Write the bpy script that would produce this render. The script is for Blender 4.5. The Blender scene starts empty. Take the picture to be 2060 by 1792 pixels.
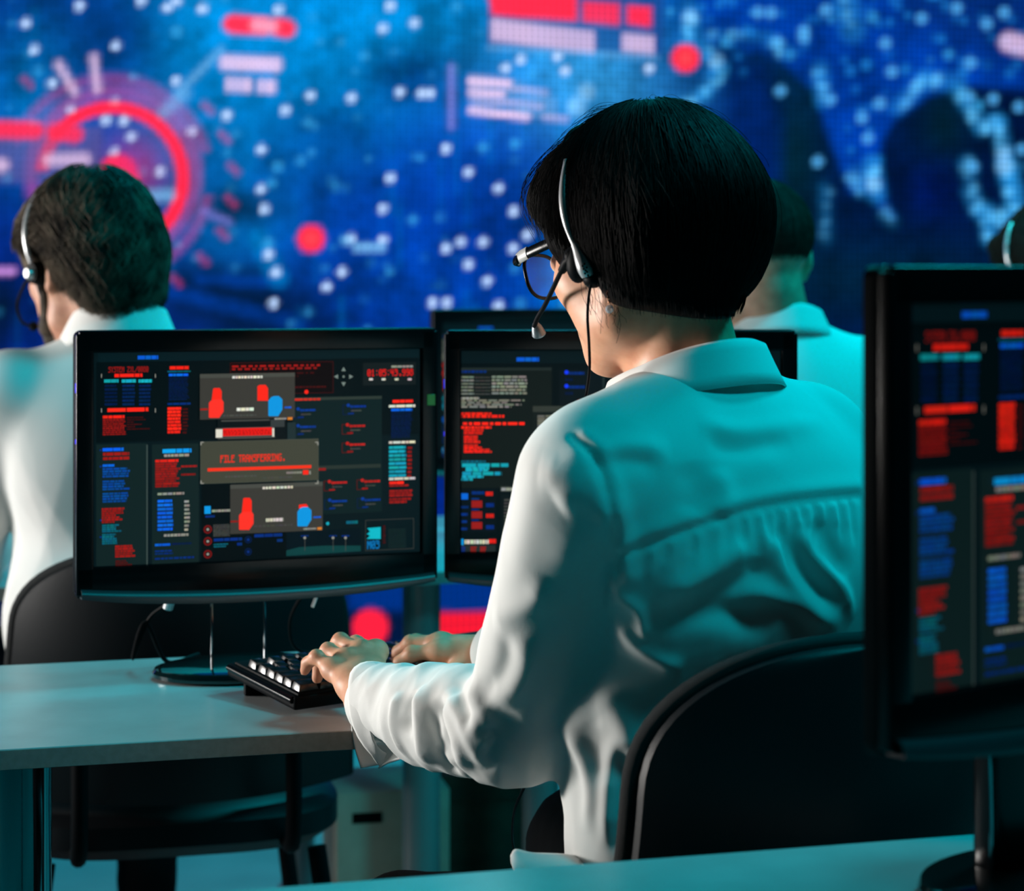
import bpy, bmesh, math, random
import numpy as np
from mathutils import Vector, Matrix
from mathutils.bvhtree import BVHTree

random.seed(7); RNG = np.random.default_rng(7)
scene = bpy.context.scene
COL = scene.collection
FPX, HX, HY, CAMZ = 4300.0, 1030.0, 550.0, 1.243     # lens in pixels, principal point, camera height
DESK_Z = 0.74

def P(px, py, d):
    """point of the room seen at a pixel of the photograph at a given distance"""
    return np.array([(px-HX)/FPX*d, d, CAMZ-(py-HY)/FPX*d])

def lin(r, g, b):
    f = lambda c: (c/255/12.92) if c/255 <= .04045 else ((c/255+.055)/1.055)**2.4
    return (f(r), f(g), f(b))

# ------------------------------------------------------------------ materials
def mat(name, color=(.5,.5,.5), rough=.5, metal=0., spec=.5, coat=0., noise=None, bump=None, sheen=0., sss=0.,
        trans=0., emis=None, estr=1.):
    m = bpy.data.materials.new(name); m.use_nodes = True
    nt = m.node_tree; b = nt.nodes['Principled BSDF']
    b.inputs['Base Color'].default_value = (*color, 1)
    b.inputs['Roughness'].default_value = rough
    b.inputs['Metallic'].default_value = metal
    b.inputs['Specular IOR Level'].default_value = spec
    b.inputs['Coat Weight'].default_value = coat
    b.inputs['Sheen Weight'].default_value = sheen
    b.inputs['Transmission Weight'].default_value = trans
    if sss:
        b.inputs['Subsurface Weight'].default_value = sss
        b.inputs['Subsurface Radius'].default_value = (.012, .004, .002)
        b.inputs['Subsurface Scale'].default_value = 1.0
    if emis:
        b.inputs['Emission Color'].default_value = (*emis, 1); b.inputs['Emission Strength'].default_value = estr
    tc = None
    if noise or bump:
        tc = nt.nodes.new('ShaderNodeTexCoord')
    if noise:                                  # (scale, colour2, detail)
        n = nt.nodes.new('ShaderNodeTexNoise'); n.inputs['Scale'].default_value = noise[0]
        n.inputs['Detail'].default_value = noise[2]
        mx = nt.nodes.new('ShaderNodeMix'); mx.data_type = 'RGBA'
        mx.inputs[6].default_value = (*color, 1); mx.inputs[7].default_value = (*noise[1], 1)
        rmp = nt.nodes.new('ShaderNodeMapRange'); rmp.inputs[1].default_value = .35; rmp.inputs[2].default_value = .65
        nt.links.new(tc.outputs['Object'], n.inputs['Vector'])
        nt.links.new(n.outputs['Fac'], rmp.inputs[0]); nt.links.new(rmp.outputs[0], mx.inputs[0])
        nt.links.new(mx.outputs[2], b.inputs['Base Color'])
    if bump:                                   # (scale, strength, distance)
        n = nt.nodes.new('ShaderNodeTexNoise'); n.inputs['Scale'].default_value = bump[0]; n.inputs['Detail'].default_value = 4
        bp = nt.nodes.new('ShaderNodeBump'); bp.inputs['Strength'].default_value = bump[1]; bp.inputs['Distance'].default_value = bump[2]
        nt.links.new(tc.outputs['Object'], n.inputs['Vector']); nt.links.new(n.outputs['Fac'], bp.inputs['Height'])
        nt.links.new(bp.outputs['Normal'], b.inputs['Normal'])
    return m

def screen_mat(name, strength, rough=.35, spec=.08, grid=None):
    m = bpy.data.materials.new(name); m.use_nodes = True
    nt = m.node_tree; b = nt.nodes['Principled BSDF']
    b.inputs['Base Color'].default_value = (.004, .005, .006, 1); b.inputs['Roughness'].default_value = rough
    b.inputs['Specular IOR Level'].default_value = spec
    a = nt.nodes.new('ShaderNodeAttribute'); a.attribute_name = 'Col'
    src = a.outputs['Color']
    if grid:                                   # lattice of the LED tiles
        tc = nt.nodes.new('ShaderNodeTexCoord'); sp = nt.nodes.new('ShaderNodeSeparateXYZ')
        nt.links.new(tc.outputs['Object'], sp.inputs[0])
        fac = []
        for ax in ('X', 'Z'):
            mm = nt.nodes.new('ShaderNodeMath'); mm.operation = 'MULTIPLY'; mm.inputs[1].default_value = 2*math.pi/grid
            nt.links.new(sp.outputs[ax], mm.inputs[0])
            si = nt.nodes.new('ShaderNodeMath'); si.operation = 'SINE'; nt.links.new(mm.outputs[0], si.inputs[0])
            mr = nt.nodes.new('ShaderNodeMapRange'); mr.inputs[1].default_value = -1; mr.inputs[2].default_value = -.2
            mr.inputs[3].default_value = .50; mr.inputs[4].default_value = 1.10
            nt.links.new(si.outputs[0], mr.inputs[0]); fac.append(mr.outputs[0])
        mu = nt.nodes.new('ShaderNodeMath'); mu.operation = 'MULTIPLY'
        nt.links.new(fac[0], mu.inputs[0]); nt.links.new(fac[1], mu.inputs[1])
        vm = nt.nodes.new('ShaderNodeVectorMath'); vm.operation = 'SCALE'
        nt.links.new(src, vm.inputs[0]); nt.links.new(mu.outputs[0], vm.inputs['Scale']); src = vm.outputs[0]
    nt.links.new(src, b.inputs['Emission Color']); b.inputs['Emission Strength'].default_value = strength
    return m

M = {}
M['shirt'] = mat('white_cotton', (.76,.77,.75), .88, spec=.15, bump=(900,.15,.001))
M['skin'] = mat('skin', (.76,.40,.25), .48, spec=.4, sss=.25, noise=(60,(.68,.33,.20),3), bump=(350,.12,.001))
M['skin_man'] = mat('skin_ruddy', (.62,.33,.22), .5, spec=.4, sss=.2, noise=(50,(.5,.24,.16),3), bump=(300,.12,.001))
M['hair_black'] = mat('black_hair', (.003,.0026,.0026), .55, spec=.06)
M['hair_brown'] = mat('greying_brown_hair', (.13,.10,.072), .6, spec=.12, noise=(26,(.012,.009,.007),4))
M['hair_short'] = mat('short_dark_hair', (.026,.023,.018), .7, spec=.1, noise=(80,(.013,.011,.009),4))
M['trousers'] = mat('black_trousers', (.006,.007,.009), .8, spec=.15, bump=(500,.2,.001))
M['shoe'] = mat('black_shoe', (.008,.008,.009), .35, spec=.4)
M['gloss_black'] = mat('glossy_black_plastic', (.003,.004,.005), .2, spec=.17, bump=(700,.02,.0005))
M['satin_black'] = mat('satin_black_plastic', (.005,.006,.007), .5, spec=.05, bump=(900,.08,.0005))
M['key'] = mat('black_key_plastic', (.006,.007,.008), .22, spec=.6, bump=(1200,.05,.0003))
M['mic'] = mat('brushed_metal_grille', (.22,.25,.27), .35, metal=.7, bump=(1500,.2,.0005))
M['foot'] = mat('glossy_dark_base', (.004,.014,.015), .07, spec=.7, coat=.5, bump=(500,.01,.0003))
M['lip'] = mat('dark_grey_lip_plastic', (.02,.035,.04), .3, spec=.5, bump=(900,.03,.0003))
M['chrome'] = mat('chrome', (.34,.36,.38), .10, metal=1., bump=(60,.02,.001))
M['silver'] = mat('silver_plastic', (.72,.73,.74), .28, metal=.6, bump=(700,.06,.0004))
M['desk'] = mat('pale_grey_laminate', (.46,.49,.49), .32, spec=.45, noise=(18,(.41,.44,.44),5), bump=(260,.06,.0006))
M['desk_edge'] = mat('grey_edge_band', (.27,.28,.26), .5, spec=.3, noise=(120,(.23,.24,.22),3))
M['chair'] = mat('black_vinyl', (.005,.007,.009), .45, spec=.25, bump=(380,.25,.0008))
M['chair_edge'] = mat('black_piping_fabric', (.008,.010,.011), .7, spec=.25, bump=(1600,.7,.0012))
M['grey_metal'] = mat('grey_painted_metal', (.30,.33,.33), .35, metal=.4, spec=.4, bump=(200,.03,.0008))
M['box'] = mat('beige_cardboard', (.55,.53,.42), .8, spec=.15, noise=(22,(.48,.46,.36),4))
M['box_dark'] = mat('brown_cardboard', (.11,.085,.06), .85, spec=.1, noise=(22,(.08,.06,.045),4))
M['hole'] = mat('dark_hollow', (.006,.006,.006), .9, spec=.05)
M['floor'] = mat('grey_vinyl_floor', (.40,.44,.44), .35, spec=.4, noise=(6,(.34,.38,.38),6), bump=(90,.05,.001))
M['wall'] = mat('dark_wall_paint', (.02,.025,.03), .9, spec=.1, noise=(5,(.016,.02,.025),4))
M['eye'] = mat('eye_white', (.75,.72,.7), .15)
M['iris'] = mat('dark_iris', (.02,.012,.008), .1)
M['lens'] = mat('clear_lens', (1,1,1), .02)
M['lens'].node_tree.nodes['Principled BSDF'].inputs['Alpha'].default_value = .02
M['crystal'] = mat('cut_crystal', (.95,.96,1.), .03, trans=.6, spec=.9)
M['copper'] = mat('copper_metal', (.8,.35,.2), .2, metal=1.)
M['pearl'] = mat('pale_grey_plastic', (.42,.42,.40), .4)
M['blue_led'] = mat('blue_indicator', (.0,.0,.05), .3, emis=lin(40,30,255), estr=1.3)
M['green_glow'] = mat('emissive_green', (.0,.03,.0), .3, emis=lin(5,75,28), estr=1.)
M['screen'] = screen_mat('monitor_picture', 1.0)
M['led'] = screen_mat('led_wall_picture', 1.35, rough=.6, spec=.1, grid=.0185)

# ------------------------------------------------------------------ objects
def newmesh(name, V, F, material, parent=None, smooth=True, loc=None, cols=None, dom='POINT'):
    me = bpy.data.meshes.new(name)
    V = np.asarray(V, dtype=np.float32)
    if isinstance(F, np.ndarray) and F.ndim == 2:
        k = F.shape[1]
        me.vertices.add(len(V)); me.vertices.foreach_set('co', V.ravel())
        me.loops.add(F.size); me.loops.foreach_set('vertex_index', F.astype(np.int32).ravel())
        me.polygons.add(len(F)); me.polygons.foreach_set('loop_start', np.arange(0, F.size, k, dtype=np.int32))
        me.update(calc_edges=True); me.validate()
    else:
        me.from_pydata(V.tolist(), [], [list(map(int, f)) for f in F]); me.update()
    if smooth: me.shade_smooth()
    if cols is not None:
        at = me.color_attributes.new('Col', 'FLOAT_COLOR', dom)
        c = np.ones((len(at.data), 4), dtype=np.float32); c[:, :3] = cols
        at.data.foreach_set('color', c.ravel())
    for mm in (material if isinstance(material, (list, tuple)) else [material]): me.materials.append(mm)
    o = bpy.data.objects.new(name, me); COL.objects.link(o)
    if parent is not None: o.parent = parent
    if loc is not None: o.location = loc
    return o

def thing(name, label, cat, loc=(0,0,0), rz=0., group=None):
    o = bpy.data.objects.new(name, None); COL.objects.link(o)
    o.empty_display_size = .05
    o.location = tuple(map(float, loc)); o.rotation_euler = (0, 0, rz)
    return tag(o, label, cat, group)

def tag(o, label, cat, group=None):
    o['label'] = label; o['category'] = cat
    if group: o['group'] = group
    return o

def copy_tree(o, parent=None):
    c = o.copy(); COL.objects.link(c)
    if parent is not None: c.parent = parent
    for ch in list(o.children): copy_tree(ch, c)
    return c

class MB:
    def __init__(s): s.v = []; s.f = []; s.c = []
    def add(s, V, F):
        n = len(s.v); s.v += [tuple(map(float, p)) for p in V]; s.f += [tuple(int(i)+n for i in f) for f in F]; return s
    def box(s, lo, hi, bev=0., seg=2, M4=None):
        bm = bmesh.new(); bmesh.ops.create_cube(bm, size=1)
        lo = Vector(lo); hi = Vector(hi); c = (lo+hi)/2; d = hi-lo
        for v in bm.verts: v.co = Vector((v.co.x*d.x, v.co.y*d.y, v.co.z*d.z))+c
        if bev > 0: bmesh.ops.bevel(bm, geom=bm.edges[:], offset=bev, segments=seg, affect='EDGES', profile=.6)
        if M4 is not None: bmesh.ops.transform(bm, matrix=M4, verts=bm.verts)
        return s.bm(bm)
    def bm(s, bm):
        bm.verts.index_update(); s.add([v.co for v in bm.verts], [[v.index for v in f.verts] for f in bm.faces]); bm.free(); return s
    def prism(s, poly, y0, y1, bev=0., seg=2, plane='xz'):
        """outline in a plane, given thickness"""
        bm = bmesh.new()
        mk = (lambda a, b, t: (a, t, b)) if plane == 'xz' else (lambda a, b, t: (a, b, t))
        vs = [bm.verts.new(mk(a, b, y0)) for a, b in poly]; f = bm.faces.new(vs)
        r = bmesh.ops.extrude_face_region(bm, geom=[f])
        d = Vector(mk(0, 0, y1-y0))
        bmesh.ops.translate(bm, vec=d, verts=[g for g in r['geom'] if isinstance(g, bmesh.types.BMVert)])
        bmesh.ops.recalc_face_normals(bm, faces=bm.faces)
        if bev > 0:
            ed = [e for e in bm.edges if len(e.link_faces) == 2 and e.calc_face_angle(0) > .9]
            bmesh.ops.bevel(bm, geom=ed, offset=bev, segments=seg, affect='EDGES', profile=.6)
        return s.bm(bm)
    def tube(s, pts, rad, n=10, cap=True, flat=None):
        pts = [np.asarray(p, float) for p in pts]; m = len(pts)
        rad = [rad]*m if np.isscalar(rad) else list(rad)
        T = []
        for i in range(m):
            t = pts[min(i+1, m-1)]-pts[max(i-1, 0)]; T.append(t/(np.linalg.norm(t)+1e-12))
        up = np.array([0, 0, 1.]) if abs(T[0][2]) < .9 else np.array([1., 0, 0])
        a = np.cross(T[0], up); a /= np.linalg.norm(a); V = []
        for i in range(m):
            a = a-T[i]*a.dot(T[i]); a /= np.linalg.norm(a)+1e-12; b = np.cross(T[i], a)
            for k in range(n):
                th = 2*math.pi*k/n; V.append(pts[i]+rad[i]*(a*math.cos(th)*(flat or 1)+b*math.sin(th)))
        F = [(i*n+k, i*n+(k+1) % n, (i+1)*n+(k+1) % n, (i+1)*n+k) for i in range(m-1) for k in range(n)]
        if cap: F += [tuple(range(n))[::-1], tuple((m-1)*n+k for k in range(n))]
        return s.add(V, F)
    def lathe(s, prof, n=40, c=(0,0), sx=1., sy=1.):
        V = [(c[0]+r*sx*math.cos(2*math.pi*k/n), c[1]+r*sy*math.sin(2*math.pi*k/n), z) for r, z in prof for k in range(n)]
        m = len(prof)
        F = [(i*n+k, i*n+(k+1) % n, (i+1)*n+(k+1) % n, (i+1)*n+k) for i in range(m-1) for k in range(n)]
        F += [tuple(range(n))[::-1], tuple((m-1)*n+k for k in range(n))]
        return s.add(V, F)
    def ball(s, c, r, nu=14, nv=9):
        r = np.broadcast_to(np.asarray(r, float), 3); V = []
        for i in range(nv+1):
            t = math.pi*i/nv
            for k in range(nu):
                p = 2*math.pi*k/nu; V.append(np.asarray(c)+r*np.array([math.sin(t)*math.cos(p), math.sin(t)*math.sin(p), math.cos(t)]))
        F = [(i*nu+k, (i+1)*nu+k, (i+1)*nu+(k+1) % nu, i*nu+(k+1) % nu) for i in range(nv) for k in range(nu)]
        return s.add(V, F)
    def build(s, name, material, parent=None, smooth=True, base=None, sharp=True):
        V = np.array(s.v, dtype=float)
        if base is not None: V = V-np.asarray(base)
        o = newmesh(name, V, s.f, material, parent, smooth)
        if smooth and sharp:
            bm = bmesh.new(); bm.from_mesh(o.data)
            bmesh.ops.remove_doubles(bm, verts=bm.verts, dist=1e-6)
            for e in bm.edges: e.smooth = not (len(e.link_faces) == 2 and e.calc_face_angle(0) > .7)
            bm.to_mesh(o.data); bm.free()
        return o

def spline(pts, n=8):
    """Catmull-Rom through points"""
    p = [np.asarray(q, float) for q in pts]; p = [2*p[0]-p[1]]+p+[2*p[-1]-p[-2]]; out = []
    for i in range(1, len(p)-2):
        for k in range(n):
            t = k/n
            out.append(.5*((2*p[i])+(-p[i-1]+p[i+1])*t+(2*p[i-1]-5*p[i]+4*p[i+1]-p[i+2])*t*t+(-p[i-1]+3*p[i]-3*p[i+1]+p[i+2])*t**3))
    out.append(p[-2]); return out

def sheet(grid, thick=.0012):
    """grid[i][j] of points -> closed thin cloth"""
    G = np.asarray(grid, float); n, m = G.shape[:2]
    du = np.gradient(G, axis=0); dv = np.gradient(G, axis=1)
    N = np.cross(du, dv); N /= np.linalg.norm(N, axis=2, keepdims=True)+1e-12
    A = (G+N*thick/2).reshape(-1, 3); B = (G-N*thick/2).reshape(-1, 3); q = n*m
    F = []
    for i in range(n-1):
        for j in range(m-1):
            a, b, c, d = i*m+j, (i+1)*m+j, (i+1)*m+j+1, i*m+j+1
            F.append((a, b, c, d)); F.append((d+q, c+q, b+q, a+q))
    for i in range(n-1):
        F.append((i*m, i*m+q, (i+1)*m+q, (i+1)*m)); F.append((i*m+m-1, (i+1)*m+m-1, (i+1)*m+m-1+q, i*m+m-1+q))
    for j in range(m-1):
        F.append((j, j+1, j+1+q, j+q)); F.append(((n-1)*m+j, (n-1)*m+j+q, (n-1)*m+j+1+q, (n-1)*m+j+1))
    return np.vstack([A, B]), F

# ------------------------------------------------------------------ smooth solids on a grid
class Field:
    def __init__(s, lo, hi, h):
        s.lo = np.asarray(lo, float); s.h = h
        s.n = np.ceil((np.asarray(hi)-s.lo)/h).astype(int)+1
        s.D = np.full(s.n, .08, np.float32)
    def _sub(s, lo, hi):
        a = np.clip(np.floor((lo-s.lo)/s.h).astype(int), 0, s.n); b = np.clip(np.ceil((hi-s.lo)/s.h).astype(int)+1, 0, s.n)
        if np.any(b <= a): return None
        ax = [(s.lo[i]+s.h*np.arange(a[i], b[i])).astype(np.float32) for i in range(3)]
        return (slice(a[0], b[0]), slice(a[1], b[1]), slice(a[2], b[2])), ax[0][:, None, None], ax[1][None, :, None], ax[2][None, None, :]
    def _mix(s, sl, d, k, sub):
        D = s.D[sl]
        if sub:
            d = -d; h = np.maximum(k-np.abs(D-d), 0)/k; s.D[sl] = np.maximum(D, d)+h*h*k*.25
        else:
            h = np.maximum(k-np.abs(D-d), 0)/k; s.D[sl] = np.minimum(D, d)-h*h*k*.25
    def cone(s, a, b, ra, rb, k=.01, flat=None, sub=False):
        a = np.asarray(a, float); b = np.asarray(b, float); r = max(ra, rb)+k+.01
        if flat is not None and flat[1] > 1: r *= flat[1]
        q = s._sub(np.minimum(a, b)-r, np.maximum(a, b)+r)
        if q is None: return s
        sl, X, Y, Z = q; x = X-a[0]; y = Y-a[1]; z = Z-a[2]; ba = b-a
        if flat is not None:
            w, sc = np.asarray(flat[0], float), flat[1]; w = w/np.linalg.norm(w); t = (x*w[0]+y*w[1]+z*w[2])*(1/sc-1)
            x = x+t*w[0]; y = y+t*w[1]; z = z+t*w[2]; ba = ba+w*ba.dot(w)*(1/sc-1)
        L = ba.dot(ba)+1e-12
        t = np.clip((x*ba[0]+y*ba[1]+z*ba[2])/L, 0, 1)
        d = np.sqrt((x-t*ba[0])**2+(y-t*ba[1])**2+(z-t*ba[2])**2)-(ra+t*(rb-ra))
        s._mix(sl, d.astype(np.float32), k, sub); return s
    def ell(s, c, r, R=None, k=.01, sub=False):
        c = np.asarray(c, float); r = np.broadcast_to(np.asarray(r, float), 3); R = np.eye(3) if R is None else np.asarray(R)
        e = np.abs(R.T)@r+k+.01                     # rows of R are the axes
        q = s._sub(c-e, c+e)
        if q is None: return s
        sl, X, Y, Z = q; x = X-c[0]; y = Y-c[1]; z = Z-c[2]
        k0 = 0; k1 = 0
        for i in range(3):
            u = R[i][0]*x+R[i][1]*y+R[i][2]*z; k0 = k0+(u/r[i])**2; k1 = k1+(u/r[i]**2)**2
        k0 = np.sqrt(k0); d = k0*(k0-1)/(np.sqrt(k1)+1e-9)
        s._mix(sl, d.astype(np.float32), k, sub); return s
    def cut(s, c, n, k=.004):
        """keep what lies on the side the normal points away from"""
        c = np.asarray(c, float); n = np.asarray(n, float); n = n/np.linalg.norm(n)
        sl, X, Y, Z = s._sub(s.lo-1, s.lo+s.n*s.h+1)
        d = ((X-c[0])*n[0]+(Y-c[1])*n[1]+(Z-c[2])*n[2]).astype(np.float32)
        h = np.maximum(k-np.abs(s.D-d), 0)/k; s.D = np.maximum(s.D, d)+h*h*k*.25; return s
    def mesh(s, smooth=1):
        D = s.D; D[0] = D[-1] = .05; D[:, 0] = D[:, -1] = .05; D[:, :, 0] = D[:, :, -1] = .05
        S = D < 0; c = np.zeros(tuple(np.array(S.shape)-1), np.uint8)
        for i in (0, 1):
            for j in (0, 1):
                for k in (0, 1):
                    c += S[i:S.shape[0]-1+i, j:S.shape[1]-1+j, k:S.shape[2]-1+k]
        act = (c > 0) & (c < 8); idx = np.full(act.shape, -1, np.int32); ijk = np.argwhere(act); n = len(ijk)
        idx[act] = np.arange(n, dtype=np.int32); acc = np.zeros((n, 3)); cnt = np.zeros(n)
        I, J, K = ijk.T; cor = [(i, j, k) for i in (0, 1) for j in (0, 1) for k in (0, 1)]
        val = {q: D[I+q[0], J+q[1], K+q[2]] for q in cor}
        for a in cor:
            for ax in range(3):
                if a[ax] == 0:
                    b = list(a); b[ax] = 1; b = tuple(b); va, vb = val[a], val[b]; m = (va < 0) != (vb < 0)
                    t = np.where(m, va/np.where(m, va-vb, 1), 0); p = np.tile(np.array(a, float), (n, 1)); p[:, ax] = t
                    acc[m] += p[m]; cnt += m
        V = s.lo+s.h*(ijk+acc/cnt[:, None]); Q = []
        for ax in range(3):
            o1, o2 = (ax+1) % 3, (ax+2) % 3
            sa = [slice(1, -1)]*3; sb = [slice(1, -1)]*3; sa[ax] = slice(0, -1); sb[ax] = slice(1, None)
            A = S[tuple(sa)]; B = S[tuple(sb)]; w = np.argwhere(A != B)
            if not len(w): continue
            inside = A[tuple(w.T)]; w[:, o1] += 1; w[:, o2] += 1
            def g(d1, d2):
                q = w.copy(); q[:, o1] -= d1; q[:, o2] -= d2; return idx[tuple(q.T)]
            q = np.stack([g(1, 1), g(0, 1), g(0, 0), g(1, 0)], 1); q[~inside] = q[~inside][:, ::-1]; Q.append(q)
        F = np.vstack(Q); F = F[(F >= 0).all(1)]
        for _ in range(smooth): V = laplace(V, F, .5)
        return V, F

def laplace(V, F, w):
    e = np.vstack([F[:, [0, 1]], F[:, [1, 2]], F[:, [2, 3]], F[:, [3, 0]]])
    n = len(V); cnt = np.bincount(e.ravel(), minlength=n)[:, None]; out = np.zeros_like(V)
    for i in range(3):
        out[:, i] = np.bincount(e[:, 0], V[e[:, 1], i], n)+np.bincount(e[:, 1], V[e[:, 0], i], n)
    return V*(1-w)+w*out/np.maximum(cnt, 1)

def vnormals(V, F):
    n = np.cross(V[F[:, 2]]-V[F[:, 0]], V[F[:, 3]]-V[F[:, 1]]); out = np.zeros_like(V)
    for i in range(4):
        for c in range(3): out[:, c] += np.bincount(F[:, i], n[:, c], len(V))
    return out/(np.linalg.norm(out, axis=1, keepdims=True)+1e-12)

def caster(V, F):
    b = BVHTree.FromPolygons([tuple(v) for v in V], [tuple(map(int, f)) for f in F]); o = Vector((0, 0, CAMZ))
    def cast(px, py):
        d = Vector(P(px, py, 1.)) - o; r = b.ray_cast(o, d.normalized())
        return None if r[0] is None else np.array(r[0])
    return cast

def fold(V, N, line, w, h, step=False, taper=True):
    """raise (or press, h<0) a crease along a line lying on the cloth"""
    L = np.array(line); lo = L.min(0)-w*4; hi = L.max(0)+w*4
    m = np.where(((V > lo) & (V < hi)).all(1))[0]
    if not len(m): return
    best = np.full(len(m), 9.); bt = np.zeros(len(m)); p = V[m]; n = len(L)-1
    for i in range(n):
        a, b = L[i], L[i+1]; ab = b-a; t = np.clip((p-a)@ab/(ab@ab+1e-12), 0, 1); d = np.linalg.norm(p-a-t[:, None]*ab, axis=1)
        u = d < best; best[u] = d[u]; bt[u] = (i+t[u])/n
    amt = h*np.exp(-(best/w)**2)
    if taper: amt *= np.clip(np.sin(np.pi*np.clip(bt, .0, 1))*1.6, 0, 1)
    V[m] += N[m]*amt[:, None]

def wave(p, seed, scale, n=10, axis=None, squash=.25):
    """cloth-like crumple from ridged sine waves; axis = direction the creases run along"""
    r = np.random.default_rng(seed); out = np.zeros(len(p))
    for i in range(n):
        k = r.normal(size=3); k /= np.linalg.norm(k)
        if axis is not None: k = k-axis*(k@axis)*(1-squash); k /= np.linalg.norm(k)
        f = scale*(.6+1.2*r.random()); ph = p@k*f*2*np.pi+r.random()*7+1.2*np.sin(p@r.normal(size=3)*scale*2.5+r.random()*6)
        out += (1-np.abs(np.sin(ph))*2)*(.5+r.random())
    return out/n
# ------------------------------------------------------------------ people
def axes(yaw, pitch=0., roll=0.):
    """rows: forward, left, up of a head/torso; yaw is turned to the left of the camera's view, pitch looks down"""
    y, p, r = (math.radians(a) for a in (yaw, pitch, roll))
    F = np.array([-math.sin(y)*math.cos(p), math.cos(y)*math.cos(p), -math.sin(p)])
    L = np.array([-math.cos(y), -math.sin(y), 0.]); U = np.cross(F, L)
    L2 = L*math.cos(r)+U*math.sin(r); U2 = np.cross(F, L2)
    return np.array([F, L2, U2])

def head(fd, O, R, s=1., male=False):
    j = 1. if male else .86
    H = lambda f, l, u: O+(R.T@np.array([f, l, u]))*s
    fd.ell(H(.000, 0, .052), (.094*s, .075*s, .086*s), R, .01)
    fd.ell(H(-.035, 0, .04), (.066*s, .070*s, .072*s), R, .02)
    fd.cone(H(.045, 0, .035), H(.050, 0, -.055*j), .053*s, .040*s, .03)
    for e in (1, -1):
        fd.cone(H(.006, .052*e, -.025), H(.020, .046*e, -.072*j), .020*s, .017*s, .03)
        fd.cone(H(.018, .046*e, -.072*j), H(.078, .014*e, -.098*j), .018*s, .015*s, .025)
        fd.ell(H(.062, .040*e, -.012), (.028*s, .026*s, .026*s), R, .02)
        fd.cone(H(.083, .012*e, .036), H(.074, .045*e, .034), .012*s, .010*s, .012)
    fd.ell(H(.077, 0, -.101*j), (.017*s, .020*s, .014*s), R, .02)
    for e in (1, -1): fd.ell(H(.048, .042*e, -.050*j), (.026*s, .020*s, .034*s), R, .02)
    fd.ell(H(.068, 0, -.062*j), (.034*s, .030*s, .030*s), R, .02)
    for e in (1, -1):
        fd.ell(H(.101, .032*e, .016), (.015*s, .017*s, .011*s), R, .008, sub=True)
        fd.ell(H(.086, .032*e, .016), (.0125*s, .0135*s, .0115*s), R, .004)
    fd.cone(H(.090, 0, .024), H(.113, 0, -.014), .008*s, .010*s, .012)
    for e in (1, -1): fd.ell(H(.104, .011*e, -.018), (.010*s, .008*s, .007*s), R, .006)
    fd.ell(H(.095, 0, -.047), (.008*s, .021*s, .006*s), R, .006)
    fd.ell(H(.094, 0, -.058), (.008*s, .018*s, .007*s), R, .006)
    fd.cone(H(.1025, -.018, -.0525), H(.1025, .018, -.0525), .0022, .0022, .003, sub=True)
    for e in (1, -1):                                        # ears: shell, rim, hollow, lobe
        c = H(-.010, .078*e, .008); 
        A = np.array([R[0]*math.cos(.5)+e*R[1]*-math.sin(.5), R[1]*math.cos(.5)+e*R[0]*math.sin(.5), R[2]])
        fd.ell(c, (.018*s, .0085*s, .031*s), A, .008)
        fd.ell(H(-.012, .090*e, .012), (.010*s, .007*s, .018*s), A, .003, sub=True)
        fd.ell(H(-.003, .077*e, -.023), (.009*s, .006*s, .011*s), A, .006)
    return H

def hand(fd, W, mcp, fingers, thumb, k=.012, s=1.):
    for m, r in zip(mcp, (.0120, .0118, .0115, .0105)):
        fd.cone(W, m, .0155*s, r*s, .016)
    fd.cone((W+mcp[0])/2, (W+mcp[3])/2, .014*s, .013*s, .015)
    for m, f, r in zip(mcp, fingers, (.0092, .0094, .0090, .0080)):
        pts = [m]+list(f)
        fd.cone(pts[0], pts[1], r*1.10*s, r*.93*s, .009)
        fd.ell(pts[1], r*.98*s, None, .005)
        fd.cone(pts[1], pts[2], r*.95*s, r*.86*s, .004)
        fd.cone(pts[2], pts[3], r*.86*s, r*.72*s, .004)
        fd.ell(m+np.array([0, 0, .001]), r*1.05*s, None, .012)
    fd.cone(W, thumb[0], .015*s, .0135*s, .016); fd.cone(thumb[0], thumb[1], .0135*s, .0108*s, .01)
    fd.cone(thumb[1], thumb[2], .0105*s, .0095*s, .004); fd.cone(thumb[2], thumb[3], .0095*s, .0075*s, .004)

def simple_hand(W, fwd, side, up=np.array([0, 0, 1.])):
    """relaxed hand resting on a desk: bent fingers of different lengths"""
    mcp = [W+fwd*.085+side*o for o in (.028, .010, -.009, -.026)]; fin = []
    for m, L in zip(mcp, (.068, .076, .070, .054)):
        fin.append([m+fwd*L*.45+up*.006, m+fwd*L*.78-up*.008, m+fwd*L*.95-up*.026])
    th = [W+fwd*.025+side*.032-up*.008, W+fwd*.058+side*.050-up*.014, W+fwd*.085+side*.052-up*.018, W+fwd*.105+side*.046-up*.022]
    return mcp, fin, th

def torso_body(fd, S, R, pel, neckA, neckB, arms, neck_r=.05, s=1.):
    F, L, U = R
    fd.cone(S-[0, 0, .03], pel, .105*s, .11*s, .03, flat=(F, .75))
    fd.cone(S+L*.14*s, S-L*.14*s, .05*s, .05*s, .05)
    fd.cone(neckA, neckB, neck_r, neck_r*1.12, .04)
    for a in arms:
        fd.cone(a[0], a[1], .044*s, .037*s, .03); fd.cone(a[1], a[2], .037*s, .025*s, .012)

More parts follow.
